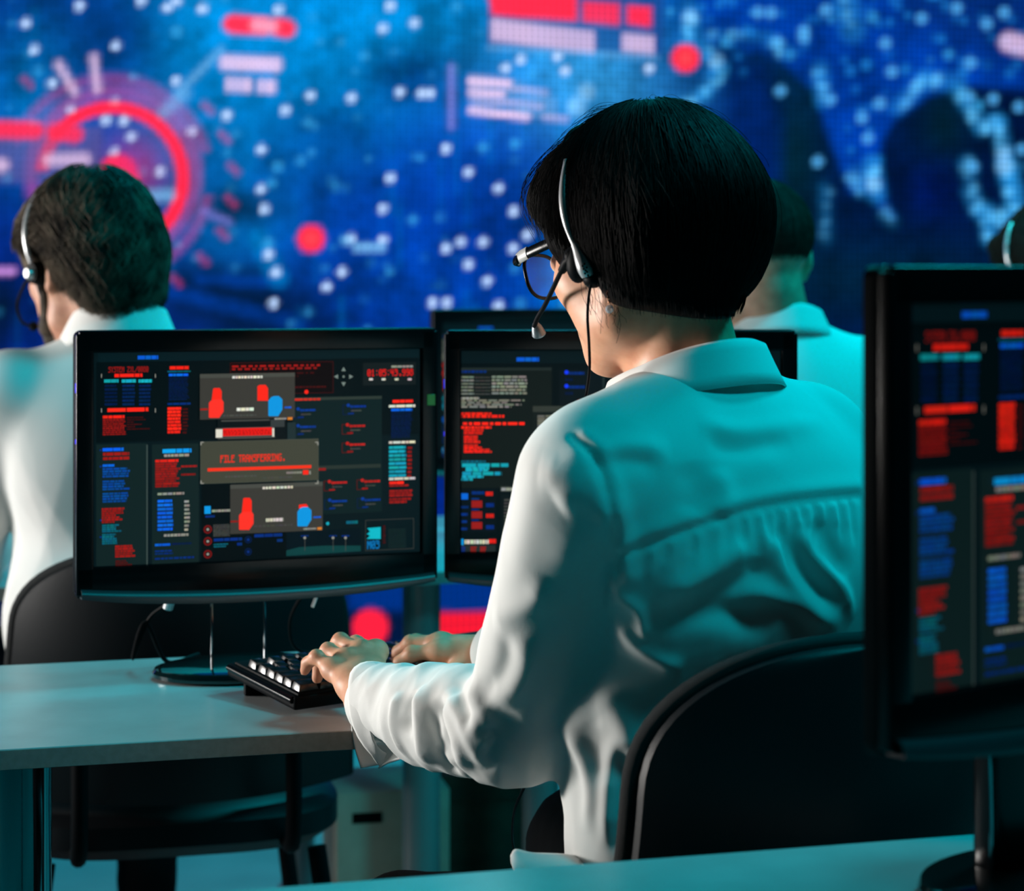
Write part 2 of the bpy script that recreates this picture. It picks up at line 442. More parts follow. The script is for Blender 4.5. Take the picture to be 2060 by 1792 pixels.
def shirt_field(fd, S, R, pel, neckB, arms, s=1., rw=.05):
    F, L, U = R
    fd.cone(S-[0, 0, .05], pel, .150*s, .140*s, .05, flat=(F, .70))
    fd.cone(S+L*.13*s-[0, 0, .006], S-L*.13*s-[0, 0, .004], .064*s, .066*s, .04)
    for e in (1, -1): fd.cone(neckB-[0, 0, .040], S+L*.135*e*s+[0, 0, .000], .040*s, .050*s, .05)
    fd.ell(S-F*.045*s-[0, 0, .09], (.085*s, .155*s, .13*s), R, .05)
    for a in arms:
        fd.cone(a[0], a[1], a[3][0], a[3][1], .018); fd.cone(a[1], a[2], a[3][1], a[3][2], .018)

def collar_grid(C, R, r0, r1, ztop, fall, a0, a1, n=64, drop=.024, wings=.02):
    """folded shirt collar: rows from the fold line down to the edge of the leaf; angle 0 is the nape"""
    F, L, U = R; G = []
    for i in range(n+1):
        a = math.radians(a0+(a1-a0)*i/n); d = -F*math.cos(a)+L*math.sin(a); h = 1-math.cos(a); row = []
        front = max(0, abs(math.degrees(a))-95)/60
        for j, t in enumerate((-.35, -.15, 0, .10, .25, .5, .75, 1.)):
            if t <= 0: r = r0-.004+.006*(t+.35)/.35*.5; z = ztop-drop*h+fall*t*1.2
            else: r = r0+.003+(r1-r0)*t**1.1; z = ztop+.002-drop*h-fall*t-wings*front*t
            rr = r*(1+.12*front); row.append(C+d*rr+np.array([0, 0, z])+F*.016*front)
        G.append(row)
    return G

def hair_strands(cast_from, surf, n, crown, axis_R, pmax, rad, seed, wavy=0., lift=.0012, segs=12, tail=0.):
    """strands that run from the crown along the hair surface; returns verts, quads"""
    r = np.random.default_rng(seed); V = []; Fq = []
    for i in range(n):
        az = r.random()*2*math.pi; p0 = .12+1.0*r.random()**.7*.9; pm = pmax(az)
        if p0 > pm*.9: p0 = pm*.5*r.random()
        ext = 1+tail*r.random(); pts = []; off = lift*(r.random()*1.6-.35); ph = r.random()*6.28; sw = (r.random()-.5)*.25
        last = None
        for k in range(segs):
            t = k/(segs-1); p = p0+(pm*ext-p0)*t
            a = az+sw*t+wavy*math.sin(ph+t*14+az*3)
            d = axis_R.T@np.array([math.sin(p)*math.cos(a), math.sin(p)*math.sin(a), math.cos(p)])
            h = surf(d)
            if h is None:
                if last is None: break
                if len(pts) > 1: pts.append(pts[-1]+(pts[-1]-pts[-2])*(.25+.5*r.random()))
                break
            else: q = h+d*(off+wavy*.012*math.sin(ph+t*17)); last = q
            pts.append(q)
        if len(pts) < 4: continue
        base = len(V); m = len(pts); pts = np.array(pts)
        for j in range(m):
            t = pts[min(j+1, m-1)]-pts[max(j-1, 0)]; t /= np.linalg.norm(t)+1e-9
            a = np.cross(t, pts[j]-cast_from); a /= np.linalg.norm(a)+1e-9; b = np.cross(t, a)
            w = rad*(1-.75*(j/(m-1))**2)
            for th in (0, 2.094, 4.189): V.append(pts[j]+w*(a*math.cos(th)+b*math.sin(th)))
        for j in range(m-1):
            for q in range(3): Fq.append((base+j*3+q, base+j*3+(q+1) % 3, base+j*3+3+(q+1) % 3, base+j*3+3+q))
    return np.array(V), np.array(Fq)

def surf_fn(V, F, c, lim=.35):
    b = BVHTree.FromPolygons([tuple(v) for v in V], [tuple(map(int, f)) for f in F]); c = Vector(c)
    def f(d):
        d = Vector(d); r = b.ray_cast(c+d*lim, -d)
        if r[0] is None or (Vector(r[0])-c).dot(d) < .03: return None
        return np.array(r[0])
    return f

def eyes(parent, H, R, s, base):
    for e in (1, -1):
        m = MB(); m.ball((0, 0, 0), .0118*s, 16, 10)
        o = m.build('eye', M['eye'], parent, base=None); o.location = tuple(H(.0875, .032*e, .016)-base)
        m = MB(); m.ball((0, 0, 0), .0062*s, 12, 8); o2 = m.build('iris', M['iris'], o); o2.location = tuple((R[0]*.0066)*s)

def legs(name, parent, base, pel, R, knees, ankles, s=1., seatz=None):
    F, L, U = R
    lo = np.min([pel]+knees+ankles, 0)-.22; hi = np.max([pel]+knees+ankles, 0)+.22; lo[2] = .0
    fd = Field(lo, hi, .008)
    fd.ell(pel, (.12*s, .165*s, .11*s), R, .03)
    for e, kn, an in zip((1, -1), knees, ankles):
        fd.cone(pel+L*.085*e*s+[0, 0, -.01], kn, .088*s, .066*s, .03); fd.cone(kn, an, .064*s, .050*s, .02)
    fd.cut(np.array([0, 0, .05]), np.array([0, 0, -1.]))
    V, F_ = fd.mesh(2); V = V+vnormals(V, F_)*(wave(V, 5, 9., 8)*.003)[:, None]
    t = newmesh('trousers', V-base, F_, M['trousers'], parent)
    for kn, an in zip(knees, ankles):
        d = np.array([R[0][0], R[0][1], 0]); d /= np.linalg.norm(d)
        a = np.array([an[0], an[1], .0])
        fd = Field(a-.2, a+np.array([.3, .3, .2]) , .006) if False else Field(a-np.array([.22, .22, .02]), a+np.array([.22, .22, .14]), .006)
        fd.cone(a-d*.05+[0, 0, .036], a+d*.13+[0, 0, .028], .036, .027, .01); fd.cone(a-d*.03+[0, 0, .05], a-d*.03+[0, 0, .085], .036, .034, .02)
        fd.cut(np.array([0, 0, .004]), np.array([0, 0, -1.]))
        Vs, Fs = fd.mesh(1); newmesh('shoe', Vs-base, Fs, M['shoe'], parent)

# ================================================================= the woman in front
WR = axes(40); WHR = axes(46, 17, 0)                       # torso and head directions
WO = P(1306, 508, 2.12)                                    # middle between the ears
WS = P(1418, 880, 2.10); WS[2] = 1.062
WPEL = P(1388, 1790, 2.09); WPEL[2] = .62
WNB = P(1392, 765, 2.115)                                  # base of the neck
lsh = P(1174, 962, 1.992); lel = P(1038, 1456, 2.085); lwr = P(742, 1408, 2.33)
rsh = WS-WR[1]*.155; rel = np.array([.235, 2.335, .865]); rwr = P(972, 1322, 2.545)
lsh_b = WS+WR[1]*.15

def build_woman():
    base = np.array([WPEL[0], WPEL[1], 0.])
    who = thing('person', 'person with short black bob and glasses in white shirt, typing on the keyboard', 'person', base)
    # --- body
    fd = Field((-.30, 1.88, .52), (.48, 2.78, 1.44), .0027)
    torso_body(fd, WS, WR, WPEL+[0, 0, .03], WO+WHR.T@np.array([-.018, 0, -.045]), WNB-[0, 0, .01],
               [(lsh_b, lel, lwr), (rsh, rel, rwr)], neck_r=.049)
    H = head(fd, WO, WHR)
    for e in (1, -1): fd.cone(H(-.012, .052*e, -.03), WNB+WR.T@np.array([.045, .018*e, -.02]), .011, .012, .02)
    q = lambda *a: P(*a)
    hand(fd, lwr, [q(757, 1311, 2.445), q(727, 1313, 2.425), q(697, 1329, 2.405), q(669, 1348, 2.385)],
         [[q(716, 1294, 2.475), q(690, 1312, 2.49), q(682, 1342, 2.492)],
          [q(685, 1289, 2.455), q(661, 1314, 2.467), q(655, 1346, 2.467)],
          [q(660, 1308, 2.43), q(643, 1336, 2.44), q(638, 1364, 2.44)],
          [q(637, 1321, 2.40), q(619, 1333, 2.41), q(613, 1349, 2.415)]],
         [q(744, 1378, 2.385), q(730, 1356, 2.43), q(712, 1350, 2.465), q(696, 1358, 2.478)])
    hand(fd, rwr, [q(884, 1310, 2.545), q(884, 1296, 2.57), q(887, 1294, 2.597), q(892, 1296, 2.622)],
         [[q(829, 1314, 2.55), q(804, 1332, 2.555), q(808, 1351, 2.555)],
          [q(826, 1293, 2.587), q(802, 1311, 2.60), q(797, 1336, 2.60)],
          [q(836, 1290, 2.615), q(813, 1306, 2.63), q(806, 1331, 2.63)],
          [q(850, 1292, 2.64), q(835, 1305, 2.655), q(830, 1326, 2.655)]],
         [q(938, 1350, 2.53), q(895, 1361, 2.513), q(857, 1368, 2.52), q(829, 1366, 2.53)])
    fd.cut(np.array([0, 0, .56]), np.array([0, 0, -1.]))
    V, F = fd.mesh(1); newmesh('body', V-base, F, M['skin'], who)
    eyes(who, H, WHR, 1., base)
    # --- shirt
    fd = Field((-.36, 1.84, .60), (.50, 2.72, 1.20), .0034)
    shirt_field(fd, WS, WR, WPEL+[0, 0, .06], WNB, [(lsh, lel, lwr+(lel-lwr)*.10, (.063, .053, .043)), (rsh, rel, rwr+(rel-rwr)*.1, (.064, .056, .043))])
    fd.ell(lel+np.array([-.010, 0, -.008]), .054, None, .02)
    fd.cone(P(1225, 1425, 2.10), P(1262, 1560, 2.07), .048, .052, .02); fd.cone(P(1262, 1560, 2.07), P(1268, 1750, 2.055), .052, .050, .02)                          # slack cloth under the elbow
    fd.cone(lel+(lwr-lel)*.30-[0, 0, .008], lel+(lwr-lel)*.55-[0, 0, .008], .054, .052, .02)
    F_, L_, U_ = WR
    fd.ell(WPEL+F_*.035+[0, 0, .21], (.085, .13, .10), WR, .05)                      # front billows out
    fd.ell(WPEL-F_*.02-L_*.03+[0, 0, .12], (.10, .14, .13), WR, .05)
    fd.ell(WS-F_*.06-L_*.06-[0, 0, .10], (.07, .12, .12), WR, .05)
    fd.cut(np.array([0, 0, .655]), np.array([0, 0, -1.]), .006)
    V, F = fd.mesh(2); N = vnormals(V, F)
    V = V+N*(wave(V, 3, 5., 9)*.0016)[:, None]
    # sleeve crumple, strongest at the elbow and forearm
    def near(a, b, r):
        ab = b-a; t = np.clip((V-a)@ab/(ab@ab), 0, 1); d = np.linalg.norm(V-a-t[:, None]*ab, axis=1); return np.clip((r-d)/.02, 0, 1), t
    ax = lel-lsh; ax /= np.linalg.norm(ax); m1, t1 = near(lsh, lel, .10)
    V = V+N*(m1*(.25+.75*t1)*wave(V, 11, 4., 8, ax*.75+np.cross(ax, [0, 1, 0])*.6, .15)*.0030)[:, None]
    ax2 = lwr-lel; ax2 /= np.linalg.norm(ax2); m2, t2 = near(lel, lwr, .09)
    V = V+N*(m2*wave(V, 23, 9., 8, np.cross(ax2, [0, 1., .3]), .15)*.0040)[:, None]
    low = np.clip((1.0-V[:, 2])/.12, 0, 1)*(1-np.maximum(m1, m2))
    V = V+N*(low*wave(V, 31, 4.5, 9, np.array([.25, 0, 1.]), .25)*.0045)[:, None]
    cast = caster(V, F); N = vnormals(V, F)
    def ln(*pp, n=6):
        h = [cast(*p) for p in pp]; h = [p for p in h if p is not None]
        return spline(h, n) if len(h) > 2 else None
    def fo(w, h, *pp, taper=True):
        l = ln(*pp)
        if l is not None: fold(V, N, l, w, h, taper=taper)
    # seams: yoke, armhole
    yoke = [(1252, 1112), (1330, 1083), (1410, 1056), (1490, 1030), (1570, 1013), (1650, 1002), (1725, 996)]
    fo(.0045, -.0035, *yoke, taper=False); fo(.010, .0028, *[(x, y-18) for x, y in yoke], taper=False)
    arm = [(1155, 880), (1190, 915), (1212, 965), (1228, 1030), (1242, 1100), (1250, 1160)]
    fo(.0045, -.0034, *arm, taper=False); fo(.009, .003, *[(x+22, y-2) for x, y in arm], taper=False)
    # gathers below the yoke
    for i, x in enumerate([1275, 1310, 1338, 1352, 1390, 1404, 1418, 1442, 1462, 1470, 1492, 1503, 1512, 1530, 1541, 1556, 1563, 1577, 1590, 1602, 1610, 1624, 1640, 1652, 1660, 1676, 1688, 1699, 1712]):
        y = np.interp(x, [p[0] for p in yoke], [p[1] for p in yoke])
        fo(.0042, (.0010+.0007*(i*5 % 3))*(1 if i % 2 else -1)*(1. if x > 1480 else .6), (x, y+6), (x+3, y+34), (x+(8 if x > 1500 else -6), y+46+(i*37 % 70)))
    # large creases on the back
    for w, h, pts in [
        (.012, .010, [(1330, 1210), (1400, 1165), (1470, 1118), (1510, 1100)]),
        (.012, -.009, [(1400, 1215), (1460, 1190), (1510, 1160), (1525, 1120)]),
        (.010, .009, [(1525, 1055), (1560, 1110), (1580, 1160), (1640, 1230), (1690, 1262)]),
        (.012, -.009, [(1560, 1060), (1600, 1120), (1640, 1180), (1690, 1225)]),
        (.008, .007, [(1610, 1040), (1625, 1110), (1690, 1180), (1715, 1250)]),
        (.010, -.008, [(1640, 1040), (1670, 1100), (1705, 1160)]),
        (.010, .008, [(1490, 1185), (1560, 1200), (1620, 1225), (1660, 1262)]),
        (.014, -.012, [(1290, 1260), (1380, 1230), (1470, 1235), (1560, 1262)]),
        (.008, .006, [(1235, 1230), (1270, 1290), (1330, 1330), (1375, 1345)]),
        (.008, .006, [(1240, 1190), (1290, 1235), (1300, 1290)]),
        (.012, .006, [(1180, 915), (1260, 900), (1350, 905)]), (.010, -.006, [(1190, 935), (1260, 925), (1330, 935)]),
        (.012, .005, [(1400, 850), (1480, 868), (1570, 860), (1660, 850)]),
        (.012, -.004, [(1420, 890), (1500, 900), (1590, 885)]),
        (.012, .004, [(1440, 940), (1460, 1000), (1450, 1040)]), (.014, -.004, [(1380, 930), (1400, 990), (1390, 1040)]),
        # front panel hanging at the left
        (.010, .008, [(1130, 1450), (1170, 1520), (1190, 1600), (1180, 1680)]), (.016, -.005, [(1165, 1430), (1210, 1500), (1225, 1580)]),
        (.010, .008, [(1230, 1480), (1228, 1580), (1222, 1700)]), (.008, -.007, [(1250, 1500), (1245, 1600), (1238, 1720)]),
        (.014, .005, [(1200, 1380), (1250, 1450), (1265, 1530)]),
    ]: fo(w, h*.75, *pts)
    # sleeve creases
    for w, h, pts in [
        (.014, .010, [(1085, 950), (1130, 952), (1165, 928), (1185, 912)]), (.012, .010, [(1120, 1015), (1165, 988), (1212, 950)]),
        (.012, .014, [(1212, 968), (1230, 1040), (1243, 1120), (1246, 1180), (1236, 1240)]),
        (.016, .006, [(1222, 985), (1205, 1040), (1165, 1100), (1125, 1170)]), 
        (.016, .005, [(1100, 900), (1072, 985), (1050, 1090), (1035, 1180)]),
        
        (.010, .007, [(1095, 1160), (1075, 1210), (1020, 1235), (990, 1240)]), 
        (.007, .008, [(1250, 1130), (1235, 1190), (1225, 1240)]),
        (.010, .007, [(1050, 1275), (1060, 1330), (1035, 1385), (975, 1420)]), (.009, -.007, [(1010, 1270), (1020, 1320), (1000, 1370), (960, 1390)]),
        (.009, .009, [(940, 1330), (945, 1380), (970, 1430), (985, 1470)]), (.008, -.008, [(920, 1370), (935, 1420), (955, 1470)]),
        (.009, .010, [(895, 1390), (910, 1450), (930, 1510), (935, 1550)]), (.009, -.011, [(880, 1400), (892, 1460), (905, 1530)]),
        (.009, .009, [(905, 1380), (930, 1440), (955, 1500), (980, 1545)]), (.008, -.009, [(870, 1420), (875, 1480), (895, 1540), (925, 1555)]),
        (.010, .010, [(850, 1380), (845, 1430), (850, 1490), (865, 1540)]), (.009, -.010, [(832, 1390), (822, 1430), (822, 1480)]),
        (.008, .008, [(805, 1390), (795, 1430), (800, 1480), (830, 1530)]),
        (.009, .006, [(990, 1500), (960, 1470), (955, 1430)]),
    ]: fo(w*(1.0 if pts[0][1] > 1360 else 1.15), h*(.8 if pts[0][1] > 1360 else .55), *pts)
    V = laplace(V, F, .25)
    sh = newmesh('shirt', V-base, F, M['shirt'], who)
    # --- collar
    C = P(1396, 735, 2.112); C[2] = 0
    G = collar_grid(C, WR, .066, .087, 1.180, .044, -150, 150)
    cv, cf = sheet(G, .0022); newmesh('collar', cv-base, cf, M['shirt'], sh)
    # --- open cuff: sleeve end round the wrist, then a flap left hanging
    ax2 = lwr-lel; ax2 /= np.linalg.norm(ax2); up = np.array([0, 0, 1.]); up = up-ax2*up.dot(ax2); up /= np.linalg.norm(up); sd = np.cross(ax2, up)
    cen = lwr-ax2*.066-up*.004; G = []
    for i in range(33):
        a = math.radians(-150+325*i/32); row = []; ln_ = .058*(1-.86*min(1, max(0, (-math.degrees(a)-35)/95)))
        for j in range(9):
            t = j/8; r = .043+.007*t+.0012*math.sin(a*5+t*4)
            drop = .010*t*max(0, -math.cos(a)); 
            row.append(cen+ax2*(ln_*t)+up*(math.cos(a)*r*1.05-drop-.006)+sd*math.sin(a)*r*.85)
        G.append(row)
    cv, cf = sheet(G, .0022); newmesh('cuff', cv-base, cf, M['shirt'], sh)
    fl = lambda *r: [P(*p) for p in r]
    rows = [fl((708, 1392, 2.345), (706, 1445, 2.352), (713, 1500, 2.352), (726, 1545, 2.345)),
            fl((735, 1410, 2.352), (738, 1455, 2.362), (744, 1505, 2.36), (752, 1540, 2.35)),
            fl((765, 1425, 2.345), (772, 1465, 2.352), (780, 1508, 2.352), (786, 1534, 2.345)),
            fl((788, 1440, 2.330), (794, 1475, 2.335), (800, 1505, 2.337), (803, 1528, 2.332))]
    g1 = [spline(r, 5) for r in rows]; g2 = [spline([g1[i][j] for i in range(4)], 5) for j in range(len(g1[0]))]
    cv, cf = sheet(g2, .0020); newmesh('cuff_flap', cv-base, cf, M['shirt'], sh)
    # --- shirt tail lying on the lap
    rows = [fl((1168, 1722, 2.02), (1120, 1718, 2.01), (1070, 1716, 2.0), (1038, 1709, 2.0), (1028, 1722, 1.995)),
            fl((1170, 1738, 2.0), (1120, 1736, 1.985), (1070, 1738, 1.975), (1042, 1738, 1.975), (1030, 1742, 1.975)),
            fl((1172, 1760, 1.985), (1120, 1762, 1.97), (1085, 1768, 1.96), (1058, 1768, 1.96), (1042, 1762, 1.96)),
            fl((1190, 1790, 1.98), (1130, 1790, 1.965), (1095, 1784, 1.955), (1070, 1778, 1.955), (1054, 1772, 1.955))]
    g1 = [spline(r, 5) for r in rows]; g2 = [spline([g1[i][j] for i in range(4)], 4) for j in range(len(g1[0]))]
    cv, cf = sheet(g2, .0020); newmesh('shirt_tail', cv-base, cf, M['shirt'], sh)
    # --- trousers and shoes
    kn = [np.array([-.105, 2.10, .585]), np.array([.085, 2.50, .575])]
    an = [np.array([-.16, 2.28, .10]), np.array([.09, 2.47, .10])]
    legs('trousers', who, base, WPEL-[0, 0, .02], axes(25), kn, an)
    # --- hair
    HR = np.eye(3); fd = Field((-.20, -.17, -.16), (.20, .17, .24), .003)
    fd.ell((-.018, 0, .036), (.112, .099, .112), HR, .02)
    fd.ell((-.052, 0, .020), (.078, .092, .070), HR, .03); fd.cone((-.046, .012, -.012), (-.050, .010, -.078), .066, .036, .02)
    fd.ell((.048, .004, .078), (.043, .070, .046), HR, .03)
    fd.ell((.066, .036, .070), (.024, .036, .026), HR, .02)
    for e in (1, -1): fd.ell((-.034, .058*e, -.002), (.052, .038, .060), HR, .03)
    fd.ell((.030, .068, .034), (.030, .022, .034), HR, .02); fd.ell((.035, -.070, .020), (.035, .022, .045), HR, .02)
    fd.cut(np.array([-.06, 0, -.085]), np.array([.42, 0, -1.]), .012)                  # nape line
    fd.ell((.128, .0, -.075), (.085, .12, .088), HR, .008, sub=True)                   # open face
    fd.ell((.085, .095, -.055), (.085, .055, .075), HR, .008, sub=True)
    Vl, F = fd.mesh(2)
    sf = surf_fn(Vl, F, (-.012, 0, .03))
    A = np.array([[math.cos(.25), 0, math.sin(.25)], [0, 1, 0], [-math.sin(.25), 0, math.cos(.25)]])   # crown set back
    def pmax(az):
        c = math.cos(az)
        return np.interp(c, [-1, -.5, 0, .5, .8, 1], [2.22, 2.2, 2.0, 1.62, 1.42, 1.36])
    Vs, Fs = hair_strands(np.array([-.012, 0, .03]), sf, 5200, None, A, pmax, .00045, 5, wavy=.012, lift=.0022, segs=14, tail=.05)
    fr = np.random.default_rng(9); fv = []; ff = []
    for i in range(420):                                                                  # flyaway hairs
        az = fr.normal(.9, .9) if i < 230 else fr.random()*6.28; p0 = .15+fr.random()*1.1; ln_ = .25+fr.random()*.5; pts = []; lf = (fr.random()*.010 if i < 230 else fr.random()**2*.007)+.002
        for k in range(9):
            p = p0+ln_*k/8; d = A.T@np.array([math.sin(p)*math.cos(az+.15*k/8), math.sin(p)*math.sin(az+.15*k/8), math.cos(p)]); h = sf(d)
            if h is None: break
            pts.append(h+d*lf*math.sin(math.pi*.62*k/8))
        if len(pts) > 3:
            mb = MB(); mb.tube(pts, [.00022]*len(pts), 3, cap=False); n0 = len(fv); fv += mb.v; ff += [tuple(i+n0 for i in f) for f in mb.f]
    for i in range(650):                                                                  # loose ends along the cut edge
        az = math.pi+fr.normal()*1.05; pts = []; pe = pmax(az)
        for k in range(7):
            p = pe-.32+.32*k/5; d = A.T@np.array([math.sin(p)*math.cos(az), math.sin(p)*math.sin(az), math.cos(p)]); h = sf(d)
            if h is None: break
            pts.append(h+d*.0008)
        if len(pts) > 2:
            q = pts[-1]; t = pts[-1]-pts[-2]; t = t/np.linalg.norm(t)*.5+np.array([.15, 0, -.85]); L_w = .004+fr.random()*.011
            pts += [q+t*L_w*.5, q+t*L_w+np.array([.10, -.10*np.sign(q[1]), 0])*L_w]
            mb = MB(); mb.tube(pts, [.0005]*(len(pts)-2)+[.0004, .00012], 3, cap=False); n0 = len(fv); fv += mb.v; ff += [tuple(i_+n0 for i_ in f) for f in mb.f]
    for i in range(20):                                                                   # wisps in front of the ear and at the nape
        f0 = -.012+fr.random()*.045; st = np.array([f0, .078-.2*max(0, f0-.02), -.045+f0*.9]); pts = [st]
        dr = np.array([.25*(fr.random()-.2), -.06, -1.]); L_w = .012+fr.random()*.03
        for k in range(1, 6): pts.append(st+dr*L_w*k/5+np.array([.006*math.sin(k+i), 0, 0])*k/5)
        mb = MB(); mb.tube(pts, [.0002]*6, 3, cap=False); n0 = len(fv); fv += mb.v; ff += [tuple(i+n0 for i in f) for f in mb.f]
    allV = np.vstack([Vl, Vs, np.array(fv)]); n1 = len(Vl); n2 = n1+len(Vs)
    allF = np.vstack([F, Fs+n1, np.array(ff)+n2])
    W = WO+allV@WHR
    newmesh('hair', W-base, allF, M['hair_black'], who)
    return H, caster(WO+Vl@WHR, F)

WH, HAIR_CAST = build_woman()
# ================================================================= room shell
def struct(name, lo, hi, m):
    mb = MB(); mb.box(lo, hi); o = mb.build(name, m, smooth=False); o['kind'] = 'structure'; return o
struct('floor', (-4.2, -1.2, -.06), (4.6, 8.9, 0), M['floor'])
struct('ceiling', (-4.2, -1.2, 3.5), (4.6, 8.9, 3.56), M['wall'])
struct('wall_back', (-4.2, 8.9, 0), (4.6, 9.0, 3.5), M['wall'])
struct('wall_left', (-4.3, -1.2, 0), (-4.2, 8.9, 3.5), M['wall'])
struct('wall_right', (4.6, -1.2, 0), (4.7, 8.9, 3.5), M['wall'])

# ================================================================= LED wall
LY, LD = math.radians(20), 6.0
def build_video_wall():
    t0, t1, z0, z1, st = -2.75, 3.0, .06, 3.0, .0095
    ts = np.arange(t0, t1, st); zs = np.arange(z0, z1, st); nt_, nz = len(ts), len(zs)
    T, Z = np.meshgrid(ts, zs, indexing='ij')
    X = T*math.cos(LY); Y = LD+T*math.sin(LY)
    PX = HX+FPX*X/Y; PY = HY+FPX*(CAMZ-Z)/Y                # picture coordinates of the graphic shown on the wall
    C = np.zeros(T.shape+(3,)); C[:] = lin(2, 30, 120)
    def mixc(a, col): C[:] = C*(1-a[..., None])+np.array(col)*a[..., None]
    def glow(x, y, rx, ry, col, a): mixc(a*np.exp(-(((PX-x)/rx)**2+((PY-y)/ry)**2)), col)
    sm = lambda d, s: np.clip(.5-d/(2*s), 0, 1)
    def disc(x, y, r, col, a=1., s=3.): mixc(a*sm(np.hypot(PX-x, PY-y)-r, s), col)
    def ring(x, y, r, w, col, a=1., s=3., a0=None, a1=None):
        m = sm(np.abs(np.hypot(PX-x, PY-y)-r)-w/2, s)
        if a0 is not None:
            an = np.degrees(np.arctan2(PY-y, PX-x)) % 360; m = m*((an > a0) & (an < a1))
        mixc(a*m, col)
    def seg(x0, y0, x1, y1, w, col, a=1., s=3.):
        ab = np.array([x1-x0, y1-y0], float); t = np.clip(((PX-x0)*ab[0]+(PY-y0)*ab[1])/(ab@ab+1e-9), 0, 1)
        mixc(a*sm(np.hypot(PX-x0-t*ab[0], PY-y0-t*ab[1])-w/2, s), col)
    def poly(pts, col, a=1., s=6.):
        p = np.array(pts, float); d = np.full(PX.shape, 1e9); ins = np.zeros(PX.shape, bool)
        for i in range(len(p)):
            q, r = p[i], p[(i+1) % len(p)]; ab = r-q; t = np.clip(((PX-q[0])*ab[0]+(PY-q[1])*ab[1])/(ab@ab+1e-9), 0, 1)
            d = np.minimum(d, np.hypot(PX-q[0]-t*ab[0], PY-q[1]-t*ab[1]))
            cr = ((q[1] > PY) != (r[1] > PY)) & (PX < (r[0]-q[0])*(PY-q[1])/(r[1]-q[1]+1e-9)+q[0]); ins ^= cr
        mixc(a*sm(np.where(ins, -d, d), s), col)
    az = lin(0, 128, 200); mid = lin(0, 62, 170); deep = lin(0, 25, 100); dark = lin(2, 12, 45); navy = lin(0, 18, 62)
    white = lin(205, 225, 255); pale = lin(120, 185, 235); cyan = lin(60, 175, 240); red = lin(255, 28, 58); pink = lin(235, 200, 235)
    # big soft areas of the map
    mixc(np.clip((PX-1330)/300, 0, 1)*np.ones_like(PX), lin(0, 14, 58)); glow(1600, 330, 60, 200, lin(1, 24, 34), .9); glow(1900, 260, 60, 120, lin(1, 22, 34), .9); glow(1750, 560, 300, 90, lin(1, 26, 48), .8); glow(1880, 380, 60, 60, lin(0, 14, 100), .6)
    glow(830, 60, 420, 170, az, 1.); glow(420, 20, 130, 330, az, .8); glow(600, 120, 200, 200, az, .7); glow(1150, 190, 170, 120, cyan, .75)
    glow(60, 190, 100, 160, az, .5); glow(250, 60, 70, 90, deep, .6); glow(820, 150, 90, 60, deep, .7); glow(500, 460, 120, 90, az, .55)
    glow(760, 520, 260, 150, mid, .8); glow(1000, 300, 200, 180, mid, .7); glow(1000, 420, 160, 140, deep, .35)
    glow(660, 260, 120, 60, deep, .5); glow(930, 590, 200, 70, mid, .6); glow(1150, 560, 70, 120, az, .5)
    glow(430, 590, 190, 80, dark, .95); glow(480, 420, 90, 40, dark, .8); glow(520, 640, 120, 60, dark, .8); glow(0, 620, 60, 90, dark, .95)
    seg(340, 585, 600, 650, 20, mid, .5, 14); seg(400, 560, 560, 570, 16, mid, .5, 12); seg(520, 480, 560, 560, 26, az, .7, 16)
    # continents at the right
    rr = np.random.default_rng(33)
    land = [(1360,-300),(2400,-300),(2400,150),(2060,180),(1930,172),(1870,190),(1800,240),(1775,280),(1768,330),(1782,400),(1800,440),(1770,420),
            (1745,385),(1712,388),(1690,330),(1662,260),(1640,180),(1600,150),(1560,112),(1420,92)]
    poly(land, lin(0, 52, 150), .95, 10)
    poly([(1800,-300),(2400,-300),(2400,100),(1990,120),(1900,90),(1810,40)], lin(2, 26, 80), .8, 40)
    poly([(1460,110),(1545,125),(1570,240),(1560,420),(1460,420)], lin(0, 22, 88), .8, 20)
    for a in [(1650,140,1655,200,26,.7), (1755,330,1764,392,26,.95), (1805,215,1862,160,24,.6), (1930,185,1975,250,22,.8), (1975,255,2005,245,26,.9),
              (2008,245,2028,350,24,.95), (2025,330,2050,430,34,.9), (1945,330,1950,350,26,.5), (1952,385,1968,420,26,.7), (1985,425,1992,480,26,.7),
              (1990,435,2030,440,30,.7), (1720,350,1735,380,24,.5), (1860,160,1925,165,30,.55), (1700,-10,1715,60,46,.6), (1560,85,1580,105,18,.7),
              (1425,70,1545,75,14,.6), (1390,30,1388,80,26,.9), (1420,95,1450,140,22,.85), (1450,140,1415,190,22,.8), (1415,190,1370,205,20,.6),
              (1780,430,1795,445,20,.3), (1658,380,1662,480,18,.22)]:
        seg(*a[:5], lin(40, 150, 225), a[5]*.62, 13)
        for q in range(5):
            u = rr.random(); disc(a[0]+(a[2]-a[0])*u+rr.normal()*6, a[1]+(a[3]-a[1])*u+rr.normal()*6, rr.uniform(6, 11), lin(90, 185, 240), a[5]*.55, 4)
    for x, y, r, a in [(1757,370,13,.9), (2020,335,14,.9), (2018,310,12,.9), (1440,122,13,.9), (1388,35,12,.9), (1180,185,16,.9), (1160,215,18,.7)]: disc(x, y, r, pale, a, 7)
    # faint columns and data specks, clotted in patches
    fb = np.zeros(PX.shape); rr = np.random.default_rng(12)
    for sc, am in ((260, 1.), (120, .8), (60, .6), (30, .5), (17, .45)):
        k = np.zeros(PX.shape)
        for _ in range(7):
            th = rr.random()*6.28; k += np.sin((PX*math.cos(th)+PY*math.sin(th)*.8)/sc*2*math.pi*(.6+.8*rr.random())+rr.random()*6.28)
        fb += am*k/3
    fb = np.clip(fb/1.6, -1.4, 1.6); C *= (1+.33*fb)[..., None].clip(.35, 1.7)
